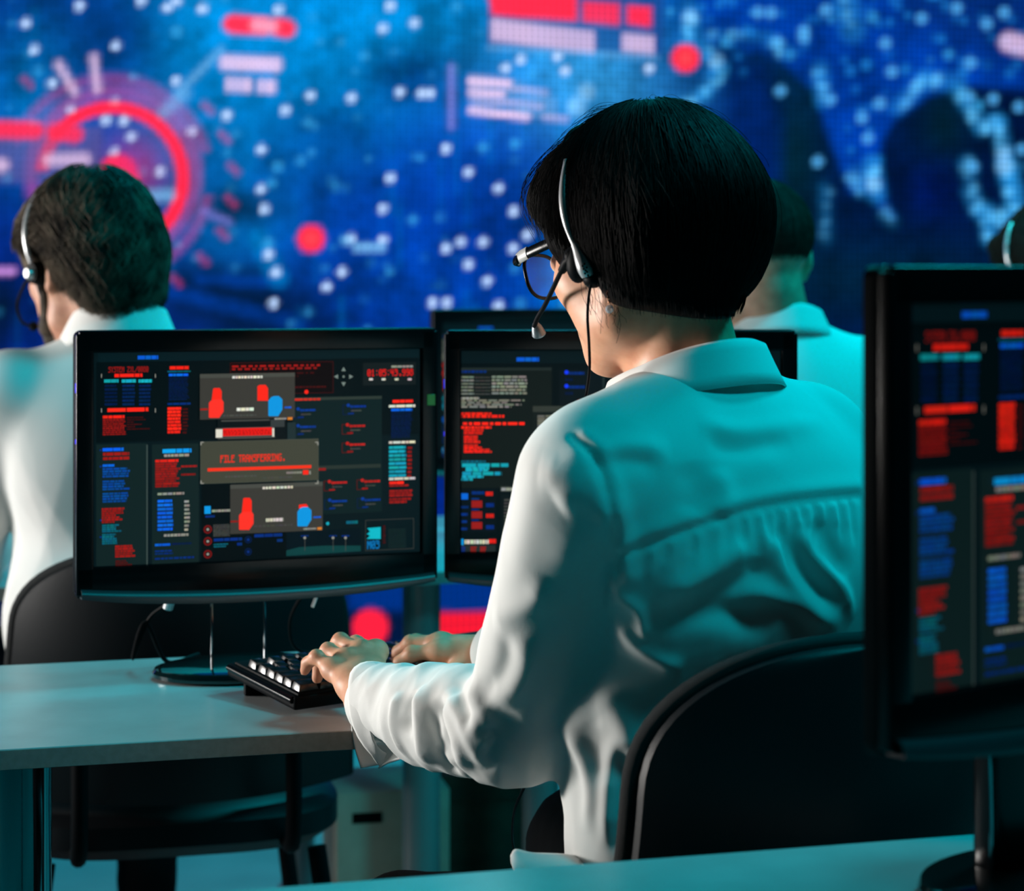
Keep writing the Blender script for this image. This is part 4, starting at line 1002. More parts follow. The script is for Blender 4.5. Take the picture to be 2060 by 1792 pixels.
def picture_code(C, yaw):
    p = Picture(C, yaw, lambda x, y: (860+x/2.89, 620+y/2.89)); R = p.rect; PA = p.para
    R(150, 320, 2000, 1520, lin(3, 13, 16)); PA(518, 285, 648, 309, 1, BLUE, .95, 0, .3); R(160, 345, 722, 1045, lin(16, 24, 22)); R(160, 345, 722, 362, lin(30, 40, 38)); PA(160, 360, 342, 376, 1, DBLUE, .9, 0, .1)
    PA(167, 386, 272, 502, 6, lin(120, 128, 116), .5, .05, .3); PA(275, 386, 370, 502, 6, DGREY, .3, .05, .3); PA(374, 386, 580, 500, 6, lin(135, 142, 128), .62, .03, .16)
    PA(188, 514, 300, 529, 1, GREY, .8, 0, .15); PA(175, 528, 572, 578, 4, lin(130, 132, 122), .75, .45, .12)
    PA(172, 603, 372, 620, 1, RED, .8, 0, .15); PA(176, 619, 446, 636, 1, RED, .9, 0, .1); PA(167, 658, 572, 679, 1, RED, .75, 0, .1); PA(195, 684, 375, 700, 1, RED, .9, 0, .1)
    for y0, y1, x1 in ((700, 733, 352), (738, 784, 322), (790, 816, 326), (816, 840, 385)): PA(212, y0, x1, y1, max(2, int((y1-y0)/13)), lin(230, 34, 22), .9, .3, .25)
    PA(160, 883, 338, 899, 1, DCYAN, .9, 0, .1); PA(160, 901, 470, 923, 1, CYAN, .95, 0, .2); PA(222, 923, 382, 948, 2, CYAN, .95, .25, .2); PA(155, 950, 432, 971, 1, CYAN, .95, 0, .2); PA(155, 971, 362, 1002, 2, CYAN, .95, .6, .2)
    R(150, 1050, 396, 1302, lin(6, 16, 22)); R(150, 1072, 176, 1114, lin(210, 30, 22)); PA(192, 1072, 236, 1112, 1, BLUE, .9, 0, 1); PA(152, 1122, 238, 1290, 4, DBLUE, .35, .1, .4); PA(258, 1062, 330, 1082, 1, DBLUE, .9, 0, .4); PA(338, 1064, 380, 1090, 1, lin(210, 30, 22), .9, 0, 1)
    for y in (1118, 1180, 1242): PA(256, y-16, 300, y-6, 1, DBLUE, .9, 0, 1); R(256, y, 318, y+40, lin(150, 26, 24))
    for y, c in ((1130, DBLUE), (1192, lin(225, 30, 22)), (1258, DBLUE)): PA(340, y, 386, y+26, 1, c, .9, 0, .6)
    R(147, 1340, 210, 1376, SKY); PA(216, 1342, 356, 1370, 1, WHITE, .85, 0, .12); PA(356, 1340, 398, 1366, 1, lin(225, 34, 24), .95, 0, .6); R(150, 1376, 396, 1428, lin(34, 42, 42))
    for x in (188, 250, 306): PA(x, 1382, x+36, 1426, 4, DRED if x > 200 else DBLUE, .7, .2, 1)
    R(425, 1036, 520, 1065, lin(62, 70, 64)); PA(430, 1040, 520, 1060, 1, GREY, .8, 0, .2)
    R(765, 355, 1030, 562, lin(8, 18, 22)); R(1016, 355, 1030, 562, lin(30, 42, 42))
    for y in (372, 452): p.ring(808, y, 12, lin(20, 60, 255), 1.); PA(820, y-4, 914, y+14, 1, DBLUE, .9, 0, .2); PA(800, y+32, 845, y+50, 1, XBLUE, .8, 0, .5)
    PA(872, 530, 948, 548, 1, DRED, .9, 0, .4); R(612, 568, 1100, 1040, lin(20, 28, 26)); R(612, 568, 1100, 602, lin(50, 56, 50)); PA(884, 572, 960, 596, 1, WHITE, .8, 0, .2); PA(640, 618, 900, 730, 8, lin(120, 122, 112), .7, .35, .14)
    PA(640, 750, 1010, 1000, 16, DGREY, .6, .4, .12); R(1130, 355, 1560, 1040, lin(14, 24, 24)); R(1130, 355, 1560, 378, lin(36, 46, 44)); PA(1150, 400, 1400, 700, 18, DCYAN, .6, .35, .16); PA(1150, 730, 1500, 1010, 16, DRED, .6, .4, .14)
    R(1600, 355, 2020, 800, lin(8, 18, 22)); PA(1620, 385, 1990, 760, 20, DBLUE, .55, .3, .14); R(425, 1080, 1000, 1428, lin(10, 20, 22)); PA(445, 1100, 960, 1400, 16, DGREY, .5, .45, .12); R(1040, 1080, 2020, 1428, lin(8, 16, 20)); PA(1060, 1100, 1980, 1400, 14, XBLUE, .6, .3, .1)
    return p

MW, MH = .462, .339
def make_monitor(label, C, yaw, pic, deskz, shift=0., lights=True, neck_w=.033, dim=1., nb=0.):
    """C = middle of the panel; local frame: x along the picture, y away from the viewer, z up"""
    t = thing('computer_monitor', label, 'monitor', (C[0], C[1], deskz), math.radians(yaw), 'black computer monitors on the desks')
    h = MH/2; w = MW/2; cz = C[2]-deskz; zb = cz-h; r = .009
    top = [(-w+r*(1-math.cos(a)), cz+h-r*(1-math.sin(a))) for a in np.linspace(0, math.pi/2, 6)]
    top += [(-x, z) for x, z in top[::-1]]
    bot = [(x, zb+.012*(x/w)**2) for x in np.linspace(w-.004, -w+.004, 25)]
    sx, sy = .2085, .1305; oy = h-.0275-sy
    out = top+[(w, zb+.020)]+bot+[(-w, zb+.020)]
    mb = MB(); mb.prism([(x, z) for x, z in out], .004, .020, .003, 3)
    # bezel ring in front of the panel
    bz = MB(); bm = bmesh.new(); vo = [bm.verts.new((x, -.004, z)) for x, z in out]; inner = [(-sx, cz+oy+sy), (sx, cz+oy+sy), (sx, cz+oy-sy), (-sx, cz+oy-sy)]
    for i in range(len(out)): pass
    bm.free()
    strips = [(-w, -sx-.0006, zb+.016, cz+h-.004), (sx+.0006, w, zb+.016, cz+h-.004)]
    for x0, x1, z0, z1 in strips: bz.box((x0+.0005, -.0065, z0), (x1-.0005 if x1 > 0 else x1, .006, z1), .0022, 3)
    bz.box((-w+.004, -.0065, cz+oy+sy+.0005), (w-.004, .006, cz+h-.0004), .0022, 3)
    low = [(-w+.001, cz+oy-sy-.0006), (w-.001, cz+oy-sy-.0006)]+[(x, zb+.014+.010*(x/w)**2) for x in np.linspace(w-.001, -w+.001, 21)]
    bz.prism(low, -.0065, .006, .002, 2)
    mb.build('housing', M['satin_black'], t); bz.build('bezel', M['gloss_black'], t)
    lip = MB(); G = []
    for x in np.linspace(-w+.006, w-.006, 33):
        e = zb+.014+.010*(x/w)**2; th = .0135*(1-.35*(x/w)**4)
        G.append([np.array([x, -.0066-.0075*math.sin(a), e-th*(1-math.cos(a))]) for a in np.linspace(0, math.pi*.5, 6)]+[np.array([x, .004, e-th-.0005])])
    lv, lf = sheet(G, .002); lip.add(lv, lf); lip.build('lower_lip', M['lip'], t)
    bk = MB(); bk.prism([(-.16, cz-.11), (.16, cz-.11), (.175, cz+.09), (.14, cz+.13), (-.14, cz+.13), (-.175, cz+.09)], .020, .052, .010, 2); bk.build('rear_cover', M['satin_black'], t)
    pic.build(t, sx, sy, 0, oy, tuple(c*dim for c in BACK), dim).location = (0, 0, cz)
    nk = MB(); nk.box((shift-neck_w, .028+nb, .010), (shift+neck_w, .052+nb, cz-.06), .006, 3)
    if nb: nk.box((shift-neck_w*.7, .04, cz-.12), (shift+neck_w*.7, .04+nb, cz-.065), .005, 2); nk.build('neck', M['gloss_black'], t)
    bs = MB(); bs.lathe([(.100, .0), (.111, .003), (.112, .008), (.109, .0125), (.104, .0138), (.060, .0150), (.0, .0152)][:-1]+[(.002, .0152)], 56, (shift, .012+nb), 1., .70); bs.build('base', M['foot'], t)
    for e in (1, -1):
        cl = MB(); cl.tube([(shift+e*(neck_w+.001), .030+nb, .014), (shift+e*(neck_w+.001), .030+nb, .05), (shift+e*(neck_w+.001), .032+nb, cz-.17)], .0016, 8); cl.build('neck_trim', M['chrome'], t)
    if lights:
        g = MB(); g.box((w-.0145, -.0072, cz+h-.100), (w-.004, -.0060, cz+h-.086), .0004, 1); g.build('green_patch', M['green_glow'], t)  # small green rectangle on the right bezel, glowing by emission
        b = MB(); b.tube([(w-.075+.013*math.cos(a), -.0122, zb+.0105+.004*math.sin(a)) for a in np.linspace(math.pi, 2*math.pi, 12)], .0008, 6); b.build('power_light', M['blue_led'], t)
        for zz, s in ((h-.070, .006), (h-.135, .003)):
            b = MB(); b.box((-w-.0004, -.004, cz+zz-s), (-w+.0006, -.0025, cz+zz+s), .0003, 1); b.build('side_light', M['blue_led'], t)
    c = MB()
    if not nb: c.tube(spline([(-.09, .045, cz-.11), (-.10, .06, cz-.17), (-.125, .085, cz-.20), (-.145, .09, cz-.25), (-.13, .085, .06), (-.10, .10, .006), (-.05, .14, .005)], 8), .0028, 8); c.build('cable', M['satin_black'], t)
    c = MB()
    
    c.tube(spline([(.10, .04, cz-.105), (.075, .05, cz-.16), (.06, .09, .05), (.08, .11, .006), (.16, .12, .005)], 8), .0026, 8)
    c.build('cable', M['satin_black'], t)
    pl = MB()
    if not nb: pl.tube([(-.098, .055, cz-.155), (-.105, .066, cz-.185)], .0065, 10); pl.build('plug', M['silver'], t); pl = MB()
    pl.tube([(.078, .045, cz-.19), (.090, .05, cz-.165)], .0022, 8); pl.build('plug', M['silver'], t)
    return t
MC1 = np.array([-.3146, 2.68, 1.004]); MC2 = np.array([.1425, 2.79, 1.000])
make_monitor('black monitor reading FILE TRANSFERRING, on the desk left of the keyboard', MC1, 20, picture_main(MC1, 20), DESK_Z, -.022)
make_monitor('black monitor with lines of code, half hidden behind the woman with the headset', MC2, 1.5, picture_code(MC2, 1.5), DESK_Z, 0.)
MC0 = np.array([.2460+.231*math.cos(math.radians(36)), 1.418+.231*math.sin(math.radians(36)), 1.079])
make_monitor('large blurred monitor nearest the camera at the right edge of the photo', MC0, 36, picture_main(MC1, 20), .76, .06, False, .036, .62, .10)
MC3 = np.array([.066, 4.24, 1.004])
make_monitor('small dark monitor on the farthest desk, its top edge just above the code monitor', MC3, 15, picture_code(MC2, 1.5), DESK_Z, 0., False)

# ================================================================= keyboard
def build_keyboard():
    fl_ = np.array([-.248, 2.437]); ang = math.radians(37.5); W, D = .44, .155
    t = thing('keyboard', 'black full-size keyboard under the typing hands on the grey desk', 'keyboard', (fl_[0], fl_[1], DESK_Z), ang)
    tilt = math.radians(6.5); T4 = Matrix.Translation((0, 0, .004)) @ Matrix.Rotation(tilt, 4, 'X')
    c = MB(); c.box((0, 0, 0), (W, D, .016), .004, 3, T4); c.box((.006, .004, .014), (W-.006, D-.006, .0185), .002, 2, T4); c.build('case', M['satin_black'], t)
    s = MB(); s.tube([T4@Vector((.0005, .006, .011)), T4@Vector((.0005, D-.004, .011))], .0042, 10); s.build('side_trim', M['gloss_black'], t)
    for x in (.03, W-.03):
        f = MB(); f.box((x-.02, D-.030, 0), (x+.02, D-.022, .019), .002, 1); f.build('foot', M['satin_black'], t)
    rows = [[1, 0, 1, 1, 1, 1, 0, 1, 1, 1, 1, 0, 1, 1, 1], [1]*13+[2], [1.5]+[1]*12+[1.5], [1.75]+[1]*11+[2.25], [2.25]+[1]*10+[2.75], [1.5, 1.25, 1.25, 6, 1.25, 1.25, 1.5]]
    u = .0190; first = {}; n = 0
    def key(x, y, w):
        nonlocal n
        g = .0012; a, b = x+g/2, x+w*u-g/2; y0, y1 = y+g/2, y+u-g/2; z0, z1, ins = .017, .0265, .0026
        k = MB(); bm = bmesh.new()
        lo = [(a, y0, z0), (b, y0, z0), (b, y1, z0), (a, y1, z0)]; hi = [(a+ins, y0+ins, z1-.0008), (b-ins, y0+ins, z1-.0008), (b-ins, y1-.0014, z1+.0006), (a+ins, y1-.0014, z1+.0006)]
        v = [bm.verts.new(T4@Vector(q)) for q in lo+hi]
        for f in ((3, 2, 1, 0), (4, 5, 6, 7), (0, 1, 5, 4), (1, 2, 6, 5), (2, 3, 7, 6), (3, 0, 4, 7)): bm.faces.new([v[i] for i in f])
        bmesh.ops.bevel(bm, geom=bm.edges[:], offset=.0006, segments=2, affect='EDGES', profile=.6); k.bm(bm); k.build('key', M['key'], t); n += 1
    for r_, row in enumerate(rows):
        y = .009+(5-r_)*u+(.006 if r_ == 0 else 0)*0+(.0035 if r_ == 0 else 0); x = .010
        for w in row:
            if r_ == 0: 
                if w == 0: x += u*.33; continue
                w = 1
            key(x, y, w); x += w*u
    x = .010+15.25*u
    for i in range(3): key(x+i*u, .009+4*u, 1); key(x+i*u, .009+3*u, 1); key(x+i*u, .009, 1)
    key(x+u, .009+u, 1)
    x += 3.25*u
    for r_ in range(5):
        for i in range(4):
            if i == 3 and r_ in (0, 2) or (r_ == 0 and i == 1) or n > 98: continue
            key(x+i*u, .009+r_*u, 1)
    cb = MB(); cb.tube(spline([(.17, D-.004, .02), (.172, D+.04, .012), (.15, D+.11, .004), (.10, D+.17, .004)], 8), .0022, 8); cb.build('cable', M['satin_black'], t)
build_keyboard()

# ================================================================= chairs
def make_chair(label, C, yaw, top, w, seatz=.46, stem=True):
    """C = middle of the backrest at its own height; local frame: y points where the sitter faces"""
    t = thing('office_chair', label, 'chair', (C[0], C[1], 0), math.radians(yaw), 'black padded office chairs')
    bot = seatz+.02; H = top-bot
    def half(v):                                    # half width over the height, rounded shoulders
        r = .30; s = 1.
        if v > 1-r: s = (1-((v-(1-r))/r)**2.3)**(1/2.3) if v < 1 else 0.
        return w*(1.07-.13*v)*(.12+.88*s)
    def pt(u, v, off):
        ww = half(min(v, .9995)); x = u*ww; y = .10*(u*ww/w)**2-.05*(v-.5)-.035*math.sin(math.pi*v)
        return np.array([x, y+off, bot+H*v])
    vs = [i/30 for i in range(22)]+[.70+.30*(1-(1-i/16)**2) for i in range(1, 17)]
    us = np.linspace(-1, 1, 41)
    pad = lambda u, v: .020*(1-abs(u)**6)*(1-abs(2*v-1)**8)
    A = [[pt(u, v, pad(u, v)) for u in us] for v in vs]; B = [[pt(u, v, -.026-.006*(1-abs(u)**4)+.016*(1 if .16 < abs(u) < .80 and False else 0)) for u in us] for v in vs]
    m = len(us); n = len(vs); V = [p for r in A for p in r]+[p for r in B for p in r]; q = n*m; F = []
    for i in range(n-1):
        for j in range(m-1):
            a, b, c, d = i*m+j, i*m+j+1, (i+1)*m+j+1, (i+1)*m+j; F += [(d, c, b, a), (a+q, b+q, c+q, d+q)]
    rim = [i*m for i in range(n)]+[(n-1)*m+j for j in range(m)]+[i*m+m-1 for i in range(n-1, -1, -1)]+[j for j in range(m-1, -1, -1)]
    for i in range(len(rim)):
        a, b = rim[i], rim[(i+1) % len(rim)]
        if a != b: F.append((a, b, b+q, a+q))
    bk = MB(); bk.add(V, F); bk.build('backrest', M['chair'], t)
    edge = [pt(-1, v, -.003) for v in vs]+[pt(u, 1, -.003) for u in us[1:-1]]+[pt(1, v, -.003) for v in vs[::-1]]
    e = MB(); e.tube(edge, .0095, 10); e.build('piping', M['chair_edge'], t)
    s = MB(); bm = bmesh.new(); bmesh.ops.create_grid(bm, x_segments=24, y_segments=24, size=1)
    fr = np.array([0, .26]); sv = []
    for z, k in ((seatz-.065, .90), (seatz-.045, 1.), (seatz-.012, 1.), (seatz, .93), (seatz+.004, .55)):
        for a in np.linspace(0, 2*math.pi, 48, endpoint=False):
            c, s_ = math.cos(a), math.sin(a); ex = .55
            sv.append((w*1.02*k*abs(c)**ex*math.copysign(1, c), .24+.235*k*abs(s_)**ex*math.copysign(1, s_), z-.012*max(0, s_)*k))
    bm.free(); sf = [(i*48+j, i*48+(j+1) % 48, (i+1)*48+(j+1) % 48, (i+1)*48+j) for i in range(4) for j in range(48)]+[tuple(range(48))[::-1], tuple(4*48+j for j in range(48))]
    s.add(sv, sf); s.build('seat', M['chair'], t)
    for x in (-1, 1):
        for y, dy in ((.02, -.05), (.44, .03)):
            l = MB(); l.tube([(x*(w*.80), y, seatz-.06), (x*(w*.90), y+dy*.5, seatz*.45), (x*(w*.97), y+dy, .004)], .014, 12); l.build('leg', M['satin_black'], t)
        u = MB(); u.tube(spline([(x*w*.62, .05, seatz-.05), (x*w*.62, -.045, seatz-.03), (x*w*.62, -.055, bot+.10), (x*w*.62, -.062, bot+.2)], 6), .012, 10); u.build('upright', M['satin_black'], t)
    return t
make_chair('black padded chair the typing woman sits on, in front of the nearest desk', (.318, 1.955), 27, .912, .215, .455)
make_chair('black padded chair of the grey-haired man, left behind the FILE TRANSFERRING monitor', (-.475, 3.10), 14, .845, .245, .455)

# ================================================================= boxes on the floor
def make_box(label, loc, rz, w, d, h, m, slot=False, grp='boxes on the floor under the farthest desk'):
    t = thing('storage_box', label, 'box', loc, math.radians(rz), grp)
    b = MB(); b.box((0, 0, 0), (w, d, h), .004, 2); b.box((-.004, -.004, h-.05), (w+.004, d+.004, h+.003), .004, 2) if not slot else None; b.build('carton', m, t)
    if slot:
        s = MB(); s.box((.028, -.0012, h-.055), (.082, .001, h-.036), .0005, 1); s.build('handle_slot', M['hole'], t)
    return t
make_box('pale beige box with a dark handle slot, on the floor under the desk', (-.312, 3.80, 0), 12, .205, .20, .318, M['box'], True)
make_box('dark brown box on the floor between the two grey desk legs', (-.168, 4.06, 0), 12, .20, .22, .285, M['box_dark'])
# ================================================================= woman's headset, glasses, earring
def build_headset_woman():
    H = WH; base = H(.0, .08, 0)
    t = thing('headset', 'silver and black headset with boom microphone on the woman with the bob', 'headset', base, group='headsets worn by the operators')
    def Q(x, y, d, up=.0032):
        h = HAIR_CAST(x, y) if up else None
        if h is None or h[1] > d+.02: return P(x, y, d)
        return P(x, y, min(d, h[1]-up))
    band = spline([Q(1140, 322, 2.112), Q(1134, 370, 2.098), Q(1134, 410, 2.084), Q(1139, 445, 2.073), Q(1148, 475, 2.066), Q(1160, 500, 2.058)], 8)
    n = len(band); m = MB(); m.tube(band, [.0030+.0016*math.sin(math.pi*min(1, i/n*1.3)) for i in range(n)], 12); m.build('headband', M['silver'], t, base=base)
    over = spline([H(.026, .070, .102), H(.026, .066, .112), H(.022, .045, .134), H(.018, 0, .143), H(.018, -.045, .134), H(.018, -.072, .110), H(.015, -.088, .07), H(.012, -.084, .02)], 8)
    m = MB(); m.tube(over, .0028, 10); m.build('crown_wire', M['satin_black'], t, base=base)
    arm = spline([Q(1157, 492, 2.058), Q(1166, 512, 2.050), Q(1175, 535, 2.045), Q(1182, 556, 2.045)], 6); n = len(arm)
    m = MB(); m.tube(arm, [.0042+.0034*math.sin(math.pi*(i/(n-1))**1.4*.85) for i in range(n)], 14); ob = m.build('ear_plate', M['silver'], t, base=base)
    hl = MB()
    for i, (x, y) in enumerate([(1175,531),(1180,538),(1174,541),(1181,547),(1177,550),(1183,554),(1172,535),(1178,544)]): hl.ball(Q(x, y, 2.0378), .0011, 8, 6)
    hl.build('vent_holes', M['hole'], ob, base=base)
    m = MB(); m.ball(Q(1163, 528, 2.063), (.012, .012, .020), 18, 12); m.ball(Q(1193, 562, 2.055), (.010, .012, .0085), 16, 10); m.build('ear_cushion', M['satin_black'], t, base=base)
    m = MB(); m.ball(Q(1153, 516, 2.062), (.009, .008, .010), 16, 10); m.tube([Q(1152, 520, 2.060), Q(1141, 528, 2.064), Q(1130, 545, 2.072)], [.0065, .0058, .0040], 12); m.build('boom_joint', M['satin_black'], t, base=base)
    boom = spline([Q(1131, 542, 2.072), Q(1122, 560, 2.085), Q(1108, 590, 2.105), Q(1094, 618, 2.125), Q(1081, 640, 2.14), Q(1075, 657, 2.148)], 6)
    m = MB(); m.tube(boom, .0024, 12); m.build('boom', M['satin_black'], t, base=base)
    a, b = Q(1077, 650, 2.148), Q(1085, 674, 2.155); d = b-a
    m = MB(); m.tube([a, a+d*.25, a+d*.3, a+d*.9, b], [.0030, .0046, .0052, .0074, .0066], 20); m.build('microphone', M['mic'], t, base=base)
    cab = spline([Q(1189, 568, 2.046), Q(1184, 600, 2.048), Q(1182, 640, 2.052), Q(1185, 690, 2.060), Q(1186, 740, 2.068), Q(1181, 785, 2.072), Q(1175, 825, 2.078), P(1205, 850, 2.165), P(1262, 930, 2.225), P(1268, 1100, 2.245), P(1215, 1330, 2.25),
                  Q(1092, 1490, 2.24), Q(1066, 1560, 2.22), Q(1038, 1620, 2.20), Q(1031, 1670, 2.18), Q(1036, 1712, 2.16), Q(1060, 1745, 2.15)], 8)
    m = MB(); m.tube(cab, .0014, 8); m.build('cord', M['satin_black'], t, base=base)
build_headset_woman()

def build_glasses():
    H = WH; base = H(.095, 0, .02)
    t = thing('eyeglasses', 'black framed glasses with a pale temple block on the woman with the bob', 'glasses', base)
    for e in (1, -1):
        r = []
        for k in range(40):
            a = 2*math.pi*k/40; c, s = math.cos(a), math.sin(a); ex = .72
            y = .034*e+.0285*abs(c)**ex*math.copysign(1, c); z = .010+.023*abs(s)**ex*math.copysign(1, s)
            r.append(H(.117-.006*abs(y/.065)**2-.004*(z-.01)/.02*-1*.0, y, z))
        m = MB(); m.tube(r+[r[0]], .0019, 10, cap=False); o = m.build('rim', M['gloss_black'], t, base=base)
        l = MB(); l.add(r+[sum(r)/40], [(k, (k+1) % 40, 40) for k in range(40)]); V = np.array(l.v); F_ = R0 = WHR[0]*.0016
        ll = MB(); ll.add(list(V)+list(V-F_), [(k, (k+1) % 40, 40) for k in range(40)]+[((k+1) % 40+41, k+41, 81) for k in range(40)]+[(k, k+41, (k+1) % 40+41, (k+1) % 40) for k in range(40)])
        ll.build('lens', M['lens'], o, base=base)
        pts = [H(.112, .066*e, .028), H(.100, .0705*e, .0285), H(.075, .073*e, .0285), H(.04, .076*e, .028), H(.0, .084*e, .028), H(-.012, .083*e, .018), H(-.022, .081*e, .0)]
        bx = MB()
        for rr, lst in ((.0058, pts),): bx.tube(spline(lst, 5), rr, 12, flat=.38)
        bx.build('temple', M['gloss_black'], t, base=base)
        bx = MB(); bx.tube([H(.1135, .0665*e, .0280), H(.106, .0695*e, .0285), H(.094, .0715*e, .0287)], .0066, 14, flat=.42); bx.build('temple_block', M['pearl'], t, base=base)
        bx = MB(); bx.tube([H(.116, .062*e, .027), H(.1155, .067*e, .0275), H(.110, .0685*e, .0278)], .0060, 12, flat=.6); bx.build('hinge', M['gloss_black'], t, base=base)
    m = MB(); m.tube(spline([H(.117, .008, .020), H(.119, 0, .023), H(.117, -.008, .020)], 5), .0018, 8); m.build('bridge', M['gloss_black'], t, base=base)
build_glasses()

def build_earring():
    p = P(1225, 590, 2.047); t = thing('earring', 'small round crystal drop earring below the bob hair', 'earring', p)
    m = MB(); m.tube(spline([P(1226, 582, 2.052), P(1221, 588, 2.045), P(1224, 598, 2.044), P(1225, 606, 2.044)], 6), .0007, 8); m.ball(P(1224, 600, 2.044), .0014, 10, 7); m.ball(P(1226, 608, 2.044), .0012, 10, 7); m.build('hook', M['copper'], t, base=p)
    bm = bmesh.new(); bmesh.ops.create_icosphere(bm, subdivisions=2, radius=.0042); bmesh.ops.translate(bm, vec=Vector(P(1226, 622, 2.044)), verts=bm.verts); m = MB(); m.bm(bm)
    m.build('crystal', M['crystal'], t, smooth=False, base=p)
build_earring()

# ================================================================= colleagues in the rows behind
def build_man(label, O, hy, hp, S, ty, hairmat, style, arm_spread=.0, s=1.05, chairz=.46, cup=.0):
    R = axes(hy, hp); TR = axes(ty); F, L, U = TR
    pel = np.array([S[0]-F[0]*.03, S[1]-F[1]*.03, .56]); base = np.array([pel[0], pel[1], 0.])
    who = thing('person', label, 'person', base)
    nb = S+np.array([0, 0, .075])+F*.012
    la = [S+L*.175, S+L*.24+F*.10-[0, 0, .27], S+L*.15+F*.36-[0, 0, .235], (.078, .066, .05)]
    ra = [S-L*.175, S-L*.24+F*.10-[0, 0, .27], S-L*.15+F*.36-[0, 0, .235], (.078, .066, .05)]
    lo = np.minimum(S-.5, O-.2); hi = np.maximum(S+.5, O+.25); lo[2] = .50; hi[2] = O[2]+.22
    fd = Field(lo, hi, .0042)
    torso_body(fd, S, TR, pel, O+R.T@np.array([-.02, 0, -.045]), nb-[0, 0, .01], [(la[0], la[1], la[2]), (ra[0], ra[1], ra[2])], .056*s, s)
    H = head(fd, O, R, s, True)
    for a, e in ((la, 1), (ra, -1)):
        fw = F*.9-L*e*.25; fw = fw/np.linalg.norm(fw); mc, fi, th = simple_hand(a[2]+fw*.02, fw, -L*e)
        hand(fd, a[2]+fw*.02, mc, fi, th)
    V, F_ = fd.mesh(1); newmesh('body', V-base, F_, M['skin_man'], who); eyes(who, H, R, s, base)
    fd = Field(lo, hi, .005)
    shirt_field(fd, S, TR, pel+[0, 0, .0], nb-[0, 0, .03], [la, ra], 1.14)
    fd.ell(pel-F*.02+[0, 0, .14], (.14, .19, .15), TR, .05); fd.cut(np.array([0, 0, .53]), np.array([0, 0, -1.]), .006)
    V, F_ = fd.mesh(2); N = vnormals(V, F_); k = np.clip((S[2]+.02-V[:, 2])/.2, .15, 1)
    V = V+N*(k*wave(V, int(S[0]*100) % 97, 3.2, 9, np.array([.2, .1, 1.]), .3)*.008)[:, None]
    sh = newmesh('shirt', V-base, F_, M['shirt'], who)
    G = collar_grid(np.array([nb[0], nb[1], 0])-F*.004, TR, .068*s, .092*s, nb[2]+.048+cup, .040+cup*.6, -145, 145)
    cv, cf = sheet(G, .003); newmesh('collar', cv-base, cf, M['shirt'], sh)
    kn = [pel+F*.42+L*.12+[0, 0, .0], pel+F*.42-L*.12+[0, 0, .0]]; an = [np.array([*(k_+F*.03)[:2], .10]) for k_ in kn]
    legs('trousers', who, base, pel-[0, 0, .02], TR, kn, an, 1.05)
    fd = Field((-.2, -.17, -.18), (.2, .17, .22), .0035); E = np.eye(3)
    if style == 'wavy':
        fd.ell((-.012, 0, .054), (.112, .090, .102), E, .02); fd.ell((-.055, 0, .012), (.074, .086, .076), E, .03); fd.ell((-.072, .0, -.045), (.042, .068, .045), E, .03)
        for e in (1, -1): fd.ell((.035, .058*e, .045), (.050, .032, .058), E, .02); fd.cone((.028, .074*e, .02), (.022, .072*e, -.03), .012, .008, .01)
        fd.ell((.095, 0, .085), (.035, .055, .030), E, .02); fd.ell((.118, 0, -.02), (.060, .12, .075), E, .008, sub=True); fd.ell((.0, .10, -.012), (.030, .034, .050), E, .006, sub=True); fd.ell((.0, -.10, -.012), (.030, .034, .050), E, .006, sub=True)
    else:
        fd.ell((-.002, 0, .055), (.0985, .0785, .0895), E, .01); fd.ell((-.036, 0, .045), (.0675, .0725, .070), E, .02); fd.ell((.03, 0, .10), (.07, .06, .042), E, .03)
        fd.ell((.115, 0, -.02), (.055, .12, .085), E, .008, sub=True); fd.ell((.03, .095, -.03), (.05, .03, .06), E, .006, sub=True); fd.ell((.03, -.095, -.03), (.05, .03, .06), E, .006, sub=True)
    Vl, Fh = fd.mesh(2)
    sf = surf_fn(Vl, Fh, (-.012, 0, .035)); A = np.array([[math.cos(.2), 0, math.sin(.2)], [0, 1, 0], [-math.sin(.2), 0, math.cos(.2)]])
    pm = lambda az: np.interp(math.cos(az), [-1, -.5, 0, .5, 1], [2.25, 2.2, 1.85, 1.6, 1.45] if style == 'wavy' else [2.0, 1.95, 1.7, 1.5, 1.35])
    if style == 'wavy': Vl = Vl+vnormals(Vl, Fh)*(wave(Vl, 17, 7., 10, np.array([-.3, 0, 1.]), .3)*.007)[:, None]
    Vs, Fs = hair_strands(np.array([-.012, 0, .035]), sf, 2600 if style == 'wavy' else 900, None, A, pm, .0010 if style == 'wavy' else .0006, 8, wavy=.13 if style == 'wavy' else 0., lift=.008 if style == 'wavy' else .001, segs=14, tail=.06 if style == 'wavy' else 0)
    W = O+(np.vstack([Vl, Vs])*s)@R
    newmesh('hair', W-base, np.vstack([Fh, Fs+len(Vl)]), hairmat, who)
    if style == 'wavy':
        fd = Field((-.02, -.12, -.17), (.16, .12, .02), .003)
        for e in (1, -1): fd.cone((.022, .068*e, -.03), (.035, .060*e, -.078), .010, .012, .01); fd.cone((.035, .060*e, -.078), (.085, .02*e, -.108), .013, .014, .015)
        fd.cone((.106, -.02, -.034), (.106, .02, -.034), .006, .006, .008); fd.ell((.092, 0, -.098), (.022, .026, .022), E, .01)
        Vb, Fb = fd.mesh(1); newmesh('beard', O+(Vb*s)@R-base, Fb, hairmat, who)
    return H, TR

